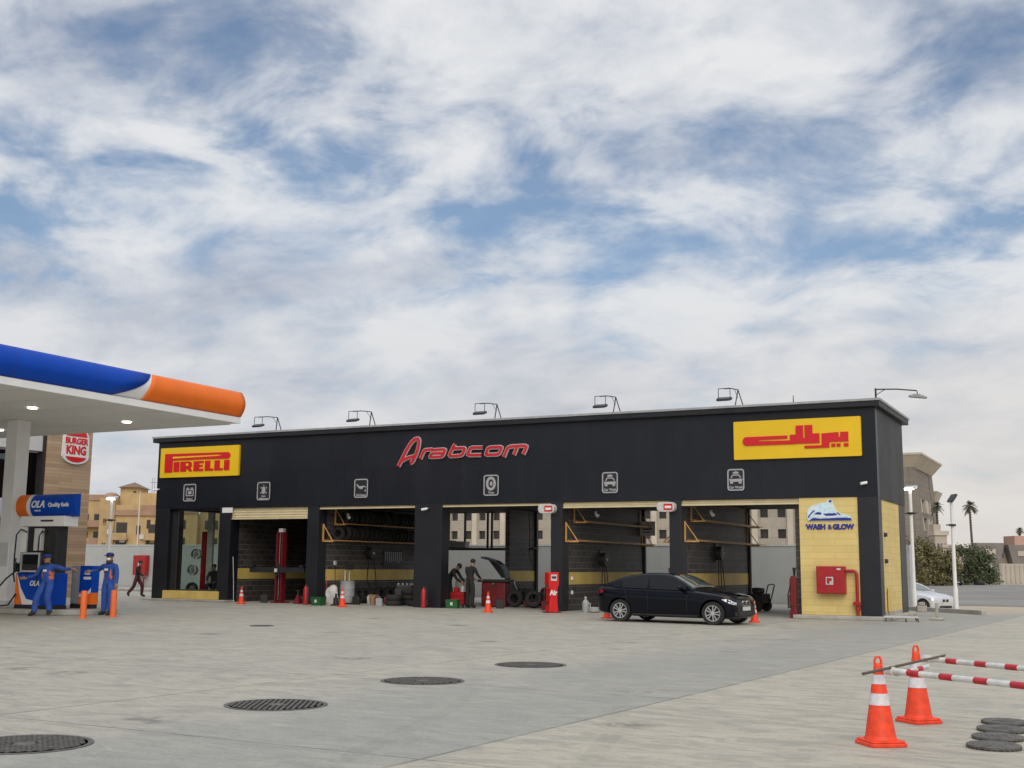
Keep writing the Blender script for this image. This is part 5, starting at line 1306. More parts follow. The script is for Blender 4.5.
def hsign(x0, x1, nm, mt, inset=0):
    b = MB(); pts = [(-y - inset * 0, z) for y, z in [(p[0] - inset, p[1]) for p in pr_]]
    pts = pts + [(.04, pr_[-1][1]), (.04, pr_[0][1])]
    vs = [(x0, y, z) for y, z in pts] + [(x1, y, z) for y, z in pts]; n = len(pts)
    b.add(vs, [tuple(range(n)), tuple(reversed(range(n, 2 * n)))] + [(k, n + k, n + (k + 1) % n, (k + 1) % n) for k in range(n)])
    return b.build(nm, mt, t, smooth=40, fix=True)
hsign(-1.30, -.86, 'header_sign', MAT['orp']); hsign(-.859, -.70, 'header_sign_band', MAT['white'], .004); hsign(-.699, 1.12, 'header_sign', MAT['blue'])
MB().text('OLA', .28, .025, 0, Matrix.Translation((-.38, -.165, 3.0)) @ FAC, bold=.008, shear=.25).build('lettering', MAT['white'], t)
MB().text('Quality fuels', .165, .02, 0, Matrix.Translation((.47, -.172, 2.985)) @ FAC, bold=.004).build('lettering', MAT['white'], t)
MB().text('ENERGY', .06, .04, 0, Matrix.Translation((-.38, -.142, 2.82)) @ FAC).build('small_lettering', MAT['white'], t)
for (x0, x1, zt_) in ((-.72, -1.03, 2.2), (.10, -.08, 2.15), (.46, .62, 2.2)):
    MB().tube([(x0, -.2, zt_), ((x0 + x1) / 2, -.28, zt_ + .08), (x1, -.3, zt_ - .08), (x1, -.32, 1.5), (x1 + .02, -.32, .95), (x1 * .95, -.30, .75)], .022, 8).build('hose', MAT['rubber'], t, smooth=40)
MB().tube([(-.72, -.38, 1.15), (-1.1, -.5, .85), (-1.5, -.55, .45), (-1.55, -.55, .2), (-1.35, -.5, .06), (-1.0, -.45, .10), (-.82, -.36, .42)], .025, 8).build('hose', MAT['rubber'], t, smooth=40)
for x in (-.86, .53):
    MB().box(x - .05, x + .05, -.42, -.30, 1.05, 1.3).tube([(x, -.36, 1.28), (x, -.42, 1.36), (x, -.40, 1.44)], .02, 6).build('nozzle', MAT['black'], t)

t = thing('payment_cabinet', 'grey sided cabinet with blue and orange front between the two attendants', 'cabinet', (-20.84, -10.85, .15), R(0))
MB().box(-.50, .33, -.27, -.02, 0, .12).build('plinth', MAT['black'], t)
MB().box(-.56, -.13, -.22, 0, .121, 1.24).build('side_housing', MAT['grey'], t, bevel=.02)
MB().box(-.129, .36, -.30, -.02, .46, 1.24).box(-.129, .36, -.30, -.02, .121, .459, 1).build('front_housing', [MAT['blue'], MAT['orp']], t)
MB().prism([(-.125, .125), (.35, .125), (.35, .46), (.12, .36), (-.125, .33)], .302, .308, 0, FAC).build('orange_swoosh', MAT['orp'], t)
MB().prism([(-.125, .332), (.12, .362), (.35, .462), (.35, .60), (.20, .46), (-.125, .40)], .302, .307, 0, FAC).build('white_swoosh', MAT['white'], t)
MB().box(.03, .33, -.309, -.302, .84, .92).box(.06, .28, -.308, -.302, .985, 1.03).build('label_strip', MAT['white'], t)

def bollard(label, loc):
    t = thing('bollard', label, 'bollard', loc, 0, 'orange bollards at the pump island')
    MB().lathe([(.085, 0), (.085, .70), (.075, .73), (.0001, .74)], 18).build('post', MAT['orange'], t, smooth=40)
    MB().cyl((0, 0, 0), (0, 0, .02), .12, n=16).build('base', MAT['orange'], t)
    return t
bollard('orange bollard in front of the blue cabinet', (-18.48, -13.29, 0)); bollard('orange bollard at the feet of the standing attendant', (-18.55, -12.15, 0))
t = thing('wheeled_extinguisher', 'red wheeled extinguisher cylinder at the left edge beside the canopy column', 'extinguisher', (-23.75, -11.9, .15))
MB().lathe([(.14, .1), (.17, .14), (.17, .78), (.1, .9), (.04, .93), (.04, 1.0)], 16).build('cylinder', MAT['red'], t, smooth=40)
for s_ in (-.2, .2): MB().cyl((s_ - .03, .05, .15), (s_ + .03, .05, .15), .15, n=16).build('wheel', MAT['rubber'], t)
MB().tube([(-.14, .16, .1), (-.14, .2, 1.2), (.14, .2, 1.2), (.14, .16, .1)], .018, 6).build('handle', MAT['steel'], t)
# ================================================================== restaurant
BX = -33.73
MAT['wood'] = M_blocks('timber_cladding', (.44, .31, .20), (.25, .17, .11), 1.9, .14, .6, .20, .006, .2, .37, .12)
t = thing('restaurant', 'fast food restaurant with timber clad pylon, pale canopy band and dark glazing', 'restaurant', (BX, 0, 0))
MB().box(-2.6, 0, -1.30, 1.02, 0, 8.6).build('timber_pylon', MAT['wood'], t)
MB().box(-8, -.35, -24, -1.45, 3.3, 4.05).build('canopy_band', MAT['lgrey'], t, bevel=.02)
MB().box(-8, -.25, -24, -1.45, 6.10, 6.75).build('parapet', MAT['lgrey'], t, bevel=.02)
MB().box(-2.4, -.2, -1.449, -1.301, 0, 6.8).build('corner_post', MAT['dsteel'], t)
MB().box(-8, -5.0, -24, 1.0, 0, 6.1).build('inner_wall', M('warm_inner_wall', (.10, .075, .055), .8, 0, .4, .7), t)
MB().box(-4.99, -.5, -24, -1.45, .0, .25).build('base', MAT['concrete'], t)
TGL = M_glass('tinted_glass', (.30, .32, .32), 1.2)
for z0, z1 in ((.25, 3.3), (4.05, 6.10)):
    y = -24
    while y < -1.6:
        y2 = min(y + 2.1, -1.46)
        wf = MB().box(-.62, -.5, y, y + .10, z0, z1).box(-.62, -.5, y + .10, y2 - .002, z1 - .06, z1 - .001).build('window', MAT['lgrey'], t)
        MB().box(-.57, -.555, y + .101, y2 - .002, z0 + .001, z1 - .061).build('pane', TGL, wf)
        y = y2
for y in (-3.2, -5.8, -8.4): MB().box(-2.2, -1.4, y - .45, y + .45, .25, 1.0).build('table', MAT['cardboard'], t)
for y in (-4.0, -7.0): MB().cyl((-2.0, y, 5.25), (-2.0, y, 6.1), .015, n=6).cyl((-2.0, y, 4.9), (-2.0, y, 5.25), .28, .08, 14).build('pendant_lamp', MAT['steel'], t)
t = thing('round_sign', 'white edged sign with red lettering between two red bun shapes on the timber pylon', 'sign', (BX, .05, 6.50))
w2, h2 = .72, .74
outer = arc(0, .12, w2, .80, 12, 168, 10) + arc(0, -.45, w2 + .02, .38, 190, 350, 10)
outer = [(x, y) for x, y in outer]
MB().prism(outer, .003, .09, 0, SIDE).build('panel', MAT['white'], t)
MB().prism(arc(0, .30, .58, .50, 8, 172, 10), .0905, .105, 0, SIDE).build('bun_top', MAT['signred'], t)
MB().prism(arc(0, -.48, .58, .27, 188, 352, 10), .0905, .105, 0, SIDE).build('bun_bottom', MAT['signred'], t)
def st_(z): return Matrix.Translation((.0905, 0, z)) @ SIDE
MB().text('BURGER', .36, .014, 0, st_(.16), bold=.016, sx=.93).build('lettering', MAT['signred'], t)
MB().text('KING', .50, .014, 0, st_(-.24), bold=.022, sx=.92).build('lettering', MAT['signred'], t)
# ================================================================== boundary wall, lamps, rack, small things round the yard
MAT['wallgrey'] = M_blocks('render_grey', (.43, .44, .43), (.36, .37, .36), 3.0, 2.6, .8, .03, .006, .1, 0, .18)
t = thing('boundary_wall', 'long plain grey boundary wall behind the garage', 'wall', (0, 14, 0))
MB().box(-75, -1.52, 0, .2, -.3, 2.44).build('wall', MAT['wallgrey'], t)
MB().box(-75, -1.50, -.03, .23, 2.441, 2.50).build('coping', MAT['lgrey'], t)
MB().box(-1.515, -1.30, -.05, .25, -.3, 2.5).build('end_post', MAT['alu'], t)
tag(MB().prism([(-75, 10.5), (-30, 10.5), (-30, 13.84), (-75, 13.84)], .0, .12).build('pavement', MAT['kerb'], bevel=.02), kind='structure')
t = thing('hose_cabinet', 'red fire hose cabinet on the grey boundary wall behind the walking person', 'fire cabinet', (-42.95, 13.95, 1.35)); t.scale = (.62, 1, 1)
MB().box(-.75, .75, -.3, 0, -.55, .55).build('cabinet', MAT['red'], t, bevel=.015)
MB().box(-.15, .15, -.31, -.3005, -.15, .15).build('symbol', MAT['dwhite'], t)
MB().cyl((.4, -.15, -.55), (.4, -.15, -1.3), .06, n=8).build('riser_pipe', MAT['red'], t)
def lamp(label, loc, h, lit, rz, tilt):
    t = thing('street_lamp', label, 'street lamp', loc, rz, 'white lamp posts round the yard')
    MB().lathe([(.09, 0), (.09, .9), (.072, .95), (.06, h - .1), (.0001, h - .08)], 14).build('pole', MAT['white'], t, smooth=30)
    MB().box(-.22, .22, -.22, .22, -.35, .03).build('base', MAT['concrete'], t, bevel=.02)
    T_ = Matrix.Translation((0, 0, h)) @ Matrix.Rotation(R(tilt), 4, 'X')
    MB().box(-.24, .24, -.16, .18, -.08, -.0, 0, T_).build('lamp_head', MAT['alu' if lit else 'dsteel'], t, bevel=.015)
    MB().box(-.20, .20, -.175, -.1605, -.07, -.01, 0, T_).box(-.20, .20, -.14, .15, -.095, -.0805, 0, T_).build('lens', MAT['lampglow'] if lit else MAT['dglass'], t)
    MB().cyl((-.24, 0, h - 1.05), (.24, 0, h - 1.05), .025, n=8).box(-.10, .10, -.10, .10, h - 1.09, h - 1.01).build('cross_arm', MAT['dsteel'], t)
    return t
lamp('white lamp post with a lit head beside the yellow end wall', (-.92, 12.2, -.2), 4.95, True, R(-20), 18)
l2 = lamp('white lamp post with a dark tilted head standing behind the kerb end', (.69, 11.5, -.1), 4.35, False, R(-60), 55)
MB().tube([(0, -.05, 3.3), (.2, -.2, 3.32), (.36, -.3, 3.3)], .02, 6).box(.30, .48, -.38, -.24, 3.27, 3.31).build('side_lamp', MAT['dsteel'], l2)
lamp('white lamp post with a lit head behind the standing attendant', (-34.6, 3.2, 0), 4.45, True, R(20), 18)
t = thing('steel_rack', 'folded steel rack lying on the ground by the black corner column', 'rack', (.55, -.15, 0), R(12)); t.scale = (.72, .72, .55)
rk = MB()
for k in range(9): rk.box(-.62 + k * .155 - .018, -.62 + k * .155 + .018, -.62, .62, .19, .22)
for y in (-.62, -.2, .2, .62): rk.box(-.66, .66, y - .02, y + .02, .222, .245)
rk.build('grate', MAT['alu'], t)
for x, y in ((-.6, -.6), (.6, -.6), (-.6, .6), (.6, .6), (.15, -.62)): MB().tube([(x, y, .19), (x * 1.05, y * 1.08, .0)], .028, 6).build('leg', MAT['dsteel'], t)
t = thing('post_stub', 'short broken concrete post stub standing beyond the steel rack', 'post', (1.35, 1.4, 0))
MB().box(-.045, .045, -.045, .045, .08, .52).build('stub', MAT['concrete'], t, bevel=.02)
fb = MB().box(-.20, .18, -.16, .15, 0, .08); fb.build('footing', MAT['concrete'], t, bevel=.03)
tag(MB().box(-.17, .17, -.16, .16, 0, .22).box(-.11, .12, -.12, .1, .221, .34).build('concrete_block', MAT['concrete'], None, (-.15, 8.6, 0), .3, bevel=.03), 'low concrete block at the kerb beside the lit lamp post', 'block')
# ================================================================== buildings far behind
MAT['sandstone'] = M('sand_render', (.40, .285, .15), .85, 0, .18, .5)
MAT['sandstone2'] = M('ochre_render', (.47, .335, .165), .85, 0, .16, .5)
MAT['terracotta'] = M('terracotta_band', (.33, .21, .14), .85, 0, .15, .5)
MAT['rooftile'] = M('roof_tile', (.20, .13, .09), .85, 0, .2, 1)
MAT['bare'] = M_blocks('bare_concrete', (.37, .335, .28), (.31, .28, .24), 4.0, 1.2, .85, .08, .03, .1, 0, .3)
MAT['bare2'] = M('pale_concrete', (.50, .45, .37), .85, 0, .12, .4)
MAT['brutal'] = M_blocks('weathered_cladding', (.245, .215, .18), (.17, .15, .12), 1.6, .9, .85, .08, .03, .1, 0, .3)
MAT['house'] = M('house_render', (.44, .39, .33), .85, 0, .12, .4)
MAT['houseg'] = M('house_grey', (.22, .20, .185), .85, 0, .15, .5)
MAT['pink'] = M('salmon_render', (.46, .30, .24), .85, 0, .1, .4)
MAT['void'] = M('window_dark', (.03, .028, .026), .4, 0, .3, 1)
GZ = -.80
camv = Vector((6.52, -36.87, 0))
def face(px_dir):
    pass
# apartment block (left) : frame turned to face the camera
ax, ay = -127.84, 94.21
t = thing('apartment_building', 'ochre apartment block with terracotta balcony bands and a small roof tower', 'apartment building', (ax, ay, GZ), yaw); t.scale = (.5, 1, .87)
def abox(nm, mt, *b): return MB().box(*b).build(nm, MAT[mt], t)
abox('wall', 'sandstone2', 1.0, 14, .0, 12, 0, 12.4)
abox('wall', 'sandstone', -3.5, .99, -.3, 12, 0, 13.6)
abox('wall', 'sandstone2', -14, -3.51, 1.5, 12, 0, 13.2)
abox('parapet', 'terracotta', -14, -3.51, 1.3, 12.1, 13.21, 14.2)
abox('parapet', 'sandstone2', 1.0, 14, 1.8, 12.1, 12.41, 14.6)
abox('parapet', 'terracotta', .995, 14, -.35, 1.5, 10.6, 11.5)
for z in (2.6, 5.6, 8.6):
    b_ = MB().box(-14, -3.52, .2, 1.49, z, z + .25).box(-14, -3.52, .2, .32, z + .251, z + 1.15); b_.build('balcony', MAT['terracotta'], t)
for z in (3.2, 6.4):
    MB().box(1.0, 5.4, -1.2, -.01, z, z + .25).box(1.0, 5.4, -1.2, -1.05, z + .251, z + 1.2).build('balcony', MAT['sandstone'], t)
    MB().box(10.6, 14, -1.2, -.01, z, z + .25).box(10.6, 14, -1.2, -1.05, z + .251, z + 1.2).build('balcony', MAT['sandstone'], t)
for x, z, w_, h_, y in [(1.6, 4.2, 3.2, 2.0, -.02), (1.6, 7.4, 3.2, 2.0, -.02), (1.6, 1.2, 3.2, 1.8, -.02), (1.4, 10.7, 3.8, 1.6, 1.78), (7.6, 7.4, 1.2, 1.5, -.02), (7.6, 4.2, 1.2, 1.5, -.02), (11.2, 7.4, 2.4, 1.7, -.02), (11.2, 4.2, 2.4, 1.7, -.02), (6.2, 10.9, 1.1, 1.6, 1.78),
                        (-2.2, 9.2, .3, .8, -.32), (-1.7, 9.2, .3, .8, -.32), (-2.2, 5.0, .3, .9, -.32), (-1.6, 5.0, .3, .9, -.32), (-2.2, 1.6, .3, .8, -.32), (-1.6, 1.6, .3, .8, -.32)] + [(x_, z_ + .26, 1.6, 2.0, 1.48) for x_ in (-12.5, -9.5, -6.2) for z_ in (2.6, 5.6, 8.6)]:
    w = MB().box(x, x + w_, y - .05, y + .03, z, z + h_).build('window', MAT['void'], t)
    MB().box(x - .12, x + w_ + .12, y - .16, y - .0505, z - .14, z).build('sill', MAT['sandstone'], w)
MB().box(.2, 5.6, 3, 8, 12.8, 15.6).build('roof_tower', MAT['sandstone2'], t)
MB().add([(-.4, 2.4, 15.6), (6.2, 2.4, 15.6), (6.2, 8.6, 15.6), (-.4, 8.6, 15.6), (2.9, 5.5, 16.7)], [(3, 2, 1, 0), (0, 1, 4), (1, 2, 4), (2, 3, 4), (3, 0, 4)]).build('tower_roof', MAT['rooftile'], t)
MB().box(4.2, 5.0, 2.95, 2.999, 13.4, 15.0).build('tower_window', MAT['void'], t)
dm = MB(); dm.lathe([(2.4, 0), (2.4, .25), (2.0, .6), (1.2, .95), (.0001, 1.1)], 20, 0, Matrix.Translation((-2.2, 2.8, 13.6))); dm.build('dome', MAT['terracotta'], t, smooth=50)
for x in (9.2, 9.9): MB().cyl((x, 4, 14.6), (x, 4, 17.4), .05, n=5).cyl((x - .8, 4, 16.6), (x + .8, 4, 16.6), .03, n=5).build('aerial', MAT['dsteel'], t)
for x, lb in ((-9.8, 'tall thin pole left in front of the ochre apartment block'), (10.6, 'tall thin pole right in front of the ochre apartment block')):
    o = MB().cyl((0, 0, 0), (0, 0, 12.6), .12, .08, 8).build('flag_pole', MAT['dwhite'], None, (ax + x * .5 * math.cos(yaw) + 4 * math.sin(yaw), ay + x * .5 * math.sin(yaw) - 4 * math.cos(yaw), GZ)); tag(o, lb, 'pole')
for x, z, y in ((3.0, 6.0, -.02), (8.9, 6.6, -.02), (8.9, 3.6, -.02), (-.6, 7.4, -.32), (12.6, 6.3, -.02)):
    MB().box(x, x + 1.5, y - .45, y - .001, z, z + .75).build('air_conditioner', MAT['lgrey'], t)
# paler block seen through the showroom
t = thing('apartment_building', 'cream apartment block seen through the showroom glass', 'apartment building', (-117.8, 99.4, GZ), yaw); t.scale = (.5, 1, .87)
abox('wall', 'sandstone2', -14, 3, 0, 14, 0, 11.0); abox('wall', 'sandstone', 3.01, 12, 1.5, 14, 0, 14.0); abox('parapet', 'terracotta', -14, 3, -.2, .6, 11.01, 12.4)
for x in (-12, -9.5, -7, -4.5, -1.5, 4.6, 7.4, 10):
    for z in (2.2, 5.4, 8.4): 
        y = 1.46 if x > 3 else -.04
        MB().box(x, x + 1.1, y - .04, y + .03, z, z + 1.5).build('window', MAT['void'], t)

# unfinished concrete block behind the bays
fx0, fx1, fy = -82, -22.5, 105.0
t = thing('unfinished_building', 'bare beige concrete building with square window holes behind the garage', 'building', (fx0, fy, GZ))
W_ = fx1 - fx0
rows = [(5.85, 6.95), (8.35, 9.45), (10.85, 11.95)]
sp_ = 2.15
edges = [0] + [v for r_ in rows for v in r_] + [14.5]
wl = MB()
for i in range(0, len(edges), 2): wl.box(0, W_, 0, .5, edges[i], edges[i + 1])
n_ = int(W_ / sp_)
for z0, z1 in rows:
    for k in range(n_):
        wl.box(k * sp_ + (1.0 if k else 0), (k + 1) * sp_ if k < n_ - 1 else W_, 0, .5, z0, z1)
    wl.box(0, .01, 0, .5, z0, z1) if False else None
wl.build('wall', MAT['bare'], t)
for z0, z1 in rows:
    for k in range(1, n_): 
        MB().box(k * sp_ + .001, k * sp_ + .999, .38, .49, z0 + .001, z1 - .001).build('window', MAT['void'], t)
for k in range(0, n_, 2):
    MB().box(k * sp_ + 1.25, k * sp_ + 1.95, -.3, -.004, 0, 14.5).build('pilaster', MAT['bare2'], t)
MB().box(-.3, W_ + .3, -.5, 12, 14.51, 15.3).build('parapet', MAT['bare2'], t)
MB().box(0, W_, .52, 12, 0, 14.49).build('core', MAT['bare'], t)

# concrete tower with flared cornice on the right : corner towards the forecourt, side walls battered
t = thing('office_tower', 'weathered concrete tower with flared white cornice and recessed window slots', 'tower', (-28.46, 198.13, GZ)); t.scale = (1.30,) * 3
TH = 16.6; TD = 19.5
def tx_(z, o_=0): return 1.25 * (1 - z / TH) + o_
def slab(mb, y0, y1, z0, z1, o0, o1, mi=0):
    """a piece of the battered side wall : y0..y1, z0..z1, depth o0..o1 from the sloping face"""
    return mb.add([(tx_(z0, o0), y0, z0), (tx_(z0, o1), y0, z0), (tx_(z0, o1), y1, z0), (tx_(z0, o0), y1, z0), (tx_(z1, o0), y0, z1), (tx_(z1, o1), y0, z1), (tx_(z1, o1), y1, z1), (tx_(z1, o0), y1, z1)],
                  [(0, 3, 2, 1), (4, 5, 6, 7), (0, 1, 5, 4), (1, 2, 6, 5), (2, 3, 7, 6), (3, 0, 4, 7)], mi)
slab(MB(), .01, TD - .01, 0, TH, -14, -.75).build('core', MAT['brutal'], t)
slab(MB(), 3.8, 17, .5, 13.3, -.749, -.70).build('window_slot', MAT['void'], t)
slab(MB(), 0, 3.6, 0, TH, -.749, 0).build('corner_pier', MAT['brutal'], t)
slab(MB(), 15.6, TD, 0, TH, -.749, 0).build('end_pier', MAT['brutal'], t)
for z0, z1 in ((0, .6), (6.6, 7.5), (9.4, 10.2), (12.2, TH)):
    slab(MB(), 3.601, 15.599, z0, z1, -.749, -.12).build('band', MAT['brutal'], t)
for y0, y1 in ((4.6, 5.4), (8.9, 11.8), (13.6, 14.4)):
    f_ = MB()
    for z0, z1 in ((.601, 6.599), (7.501, 9.399), (10.201, 12.199)): slab(f_, y0, y1, z0, z1, -.699, -.05)
    f_.build('fin', MAT['bare2'], t)
MB().box(-13, -.3, -.001, .009, .1, .101)
MB().add([(-14, -.12, 0), (tx_(0, -.76), -.12, 0), (tx_(TH, -.76), -.12, TH), (-14, -.12, TH), (-14, .008, 0), (tx_(0, -.76), .008, 0), (tx_(TH, -.76), .008, TH), (-14, .008, TH)],
         [(0, 1, 2, 3), (7, 6, 5, 4), (0, 4, 5, 1), (1, 5, 6, 2), (2, 6, 7, 3), (3, 7, 4, 0)]).build('front_wall', MAT['brutal'], t)
def flare(nm, x1, y0, y1, z0, z1, o_):
    MB().add([(-14, y0, z0), (x1, y0, z0), (x1, y1, z0), (-14, y1, z0), (-14, y0 - o_, z1), (x1 + o_, y0 - o_, z1), (x1 + o_, y1 + o_, z1), (-14, y1 + o_, z1)],
             [(0, 3, 2, 1), (4, 5, 6, 7), (0, 1, 5, 4), (1, 2, 6, 5), (2, 3, 7, 6), (3, 0, 4, 7)]).build(nm, MAT['bare2'], t)
flare('cornice', .1, -.1, TD - .4, TH + .001, 18.3, 1.3)
MB().box(-14, 1.5, -1.5, TD + 1.0, 18.301, 18.6).build('cornice_lip', MAT['bare2'], t)
flare('side_cornice', .1, TD + .01, TD + 5, 12.6, 14.2, .7)

# white house tucked behind the tower and the low row on the right
t = thing('white_house', 'pale three storey house with stepped roof right of the concrete tower', 'house', (-24.2, 194.5, GZ), yaw)
MB().box(-.3, 1.9, 0, 3, 0, 8.6).build('wall', MAT['house'], t)
MB().box(-.5, 2.2, -.3, 3.3, 8.61, 9.4).build('roof_band', MAT['bare2'], t)
MB().box(-.3, 1.0, .5, 2.8, 9.41, 10.6).build('roof_room', MAT['house'], t)
for z in (2.0, 5.6):
    for x in (.1, .75, 1.35): MB().box(x, x + .3, -.05, .03, z, z + 1.5).build('window', MAT['void'], t)
t = thing('villa_row', 'long low pale villa with two dark projecting balconies on the right', 'villa', (-23.68, 192.7, GZ), yaw)
MB().box(.8, 26, 0, 10, 0, 6.3).build('wall', MAT['house'], t)
MB().box(.6, 4.2, -.3, 10, 6.31, 6.9).box(10, 26, -.3, 10, 6.31, 6.8).build('parapet', MAT['house'], t)
for (x0, z0, w_) in ((5.9, 3.2, 5.0), (11.6, 2.9, 5.2)):
    b_ = MB().add([(x0 + 1.0, -2.2, z0), (x0 + w_ - .6, -2.2, z0), (x0 + w_ - .6, -.01, z0), (x0 + 1.0, -.01, z0), (x0, -2.6, z0 + 4.0), (x0 + w_, -2.6, z0 + 4.0), (x0 + w_, -.01, z0 + 4.0), (x0, -.01, z0 + 4.0)],
                  [(0, 3, 2, 1), (4, 5, 6, 7), (0, 1, 5, 4), (1, 2, 6, 5), (2, 3, 7, 6), (3, 0, 4, 7)]).build('balcony', MAT['houseg'], t)
    MB().box(x0 + 1.7, x0 + w_ - 1.6, -2.56, -2.2, z0 + 2.0, z0 + 2.9).build('opening', MAT['bare2'], b_)
for x in (1.4, 3.6, 10.95, 17.5, 20):
    for z in (1.6, 4.7): MB().box(x, x + .75, -.05, .03, z, z + 1.2).build('window', MAT['void'], t)
MB().box(15.6, 24, 4, 9, 6.81, 8.7).build('roof_room', MAT['pink'], t)
t = thing('garden_wall', 'pale garden wall with vertical ribs and dark gate beyond the street', 'wall', (-15.3, 171.2, GZ), yaw)
gx = MB().box(-1, 2.9, 0, .4, 0, 3.9).box(3.9, 26, 0, .4, 0, 3.4); gx.build('wall', MAT['bare2'], t)
rb = MB()
for k in range(5): rb.box(-.9 + k * .75, -.65 + k * .75, -.1, -.001, .3, 3.8)
for k in range(22): rb.box(4.1 + k * .75, 4.35 + k * .75, -.1, -.001, .3, 3.2)
rb.build('ribs', MAT['house'], t)
MB().box(2.91, 3.89, .05, .3, 0, 4.0).build('gate', MAT['houseg'], t)
tag(MB().sphere((0, 0, .3), (.8, .5, .75), 10, 7).build('rubbish_bag', MAT['black'], None, (-14.0, 162.5, -.80), smooth=60), 'black rubbish bag on the sand right of the roadside trees', 'bag')

# ================================================================== trees
MAT['bark'] = M('bark', (.11, .08, .055), .95, 0, .3, 3, .4)
def M_leaf(name, a, b):
    m, nt, out = _new(name); p = N(nt, 'ShaderNodeBsdfPrincipled'); p.inputs['Roughness'].default_value = .7
    tc = N(nt, 'ShaderNodeTexCoord')
    nt.links.new(mixc(nt, ramp(nt, noise(nt, tc.outputs['Object'], .7, 5, .7), [(.35, 0), (.65, 1)]), a, b), p.inputs['Base Color'])
    nt.links.new(p.outputs[0], out.inputs[0]); return m
MAT['leafa'] = M_leaf('olive_leaves', (.115, .108, .040), (.19, .16, .07))
MAT['leafb'] = M_leaf('dark_leaves', (.052, .075, .030), (.105, .125, .055))
MAT['palmleaf'] = M_leaf('palm_leaves', (.055, .060, .030), (.10, .10, .05))
def tree(label, loc, rx, h, mt, seed, n=4300, trunk_h=1.2):
    rg = random.Random(seed)
    t = thing('roadside_tree', label, 'tree', loc, 0, 'shaggy trees along the street')
    tr = MB(); tips = []
    for k in range(6):
        a = 2 * math.pi * k / 6 + rg.uniform(-.3, .3); r_ = rx * rg.uniform(.3, .75); hh = h * rg.uniform(.45, .85)
        tr.tube([(rg.uniform(-.2, .2), rg.uniform(-.2, .2), -.1), (math.cos(a) * r_ * .3, math.sin(a) * r_ * .3, hh * .45), (math.cos(a) * r_, math.sin(a) * r_, hh)], [.16, .10, .03], 6)
    tr.build('trunk', MAT['bark'], t, smooth=50)
    cl = []
    for k in range(34):
        a = rg.uniform(0, 6.28); u = rg.random() ** .5; z = rg.uniform(.10, .92)
        w_ = math.sin(math.pi * min(.98, .25 + z * .72)) ** .6
        cl.append((math.cos(a) * rx * u * w_, math.sin(a) * rx * .8 * u * w_, h * z * (1 - .15 * u), rg.uniform(.12, .26) * h))
    lf = MB()
    for k in range(n):
        c = rg.choice(cl); d = Vector((rg.gauss(0, 1), rg.gauss(0, 1), rg.gauss(0, .8))); d = d.normalized() * c[3] * (rg.random() ** .45)
        p = Vector(c[:3]) + d
        if p.z < .1: continue
        s_ = rg.uniform(.10, .26); T_ = Matrix.Translation(p) @ Matrix.Rotation(rg.uniform(0, 6.28), 4, 'Z') @ Matrix.Rotation(rg.uniform(-1.4, 1.4), 4, 'X') @ Matrix.Rotation(rg.uniform(-1, 1), 4, 'Y')
        lf.add([(-s_, -s_ * .5, 0), (s_ * .2, -s_ * .6, .03), (s_, 0, 0), (0, s_ * .6, -.02)], [(0, 1, 2, 3)], 0, T_)
    lf.build('crown', MAT[mt], t)
    return t
def off(bx, by, dx): return (bx + dx * math.cos(yaw), by + dx * math.sin(yaw))
tree('tallest olive green shaggy tree beside the lit lamp post', (-20.2, 147.2, GZ), 3.1, 6.9, 'leafa', 11)
tree('olive green shaggy tree left of the distant dark car', (-17.9, 150.0, GZ), 2.6, 6.0, 'leafa', 12)
tree('yellowish shaggy tree against the yellow end wall', (-18.6, 122.5, GZ), 2.6, 6.6, 'leafa', 15, 3600)
tree('dark green rounded tree right of the thin lamp post', (-15.9, 164.2, GZ), 2.7, 7.0, 'leafb', 13)
tree('smaller dark green tree nearest the ribbed garden wall', (-13.9, 166.5, GZ), 2.3, 6.2, 'leafb', 14, 3400)
def palm(label, loc, h, seed, cr=1.5):
    rg = random.Random(seed)
    t = thing('palm_tree', label, 'palm tree', loc, 0, 'palms beyond the street')
    tr = MB(); pts = [(0.1 * math.sin(k * .5), 0, h * k / 10) for k in range(11)]
    tr.tube(pts, [(.25 - .008 * k) for k in range(11)], 8)
    for k in range(30): tr.lathe([(.245 - .07 * k / 30, h * k / 30), (.275 - .07 * k / 30, h * k / 30 + .12), (.24 - .07 * k / 30, h * k / 30 + .2)], 8)
    tr.build('trunk', MAT['bark'], t)
    fr_ = MB(); lf = 0
    for k in range(52):
        a = rg.uniform(0, 6.28); el = rg.uniform(-.7, 1.35); L_ = cr * rg.uniform(.8, 1.25)
        pts = []
        for i in range(7):
            f = i / 6; r_ = L_ * f * math.cos(el) ; z = L_ * f * math.sin(el) - .55 * L_ * f * f * (.6 + .4 * math.cos(el))
            pts.append(Vector((math.cos(a) * r_, math.sin(a) * r_, h + z)))
        sd_ = Vector((-math.sin(a), math.cos(a), 0))
        for i in range(6):
            p, q_ = pts[i], pts[i + 1]; w_ = L_ * .30 * math.sin(math.pi * (i + .6) / 7)
            for s_ in (-1, 1):
                for j in range(2):
                    pp = p.lerp(q_, j * .5); tip = pp + sd_ * s_ * w_ + (q_ - p) * .9 + Vector((0, 0, -w_ * .3)); d = (q_ - p) * .45
                    fr_.add([pp, pp + d, tip], [(0, 1, 2)])
    fr_.build('crown', MAT['palmleaf'], t)
palm('palm tree close to the right side of the concrete tower', (-25.6, 207.5, GZ), 14.6, 1, 1.35)
palm('tallest palm tree standing alone above the dark balcony', (-19.42, 206.2, GZ), 14.6, 2, 1.4)
palm('short distant palm tree at the right edge behind the salmon roof room', (-12.06, 223.4, GZ), 10.4, 3, .9)
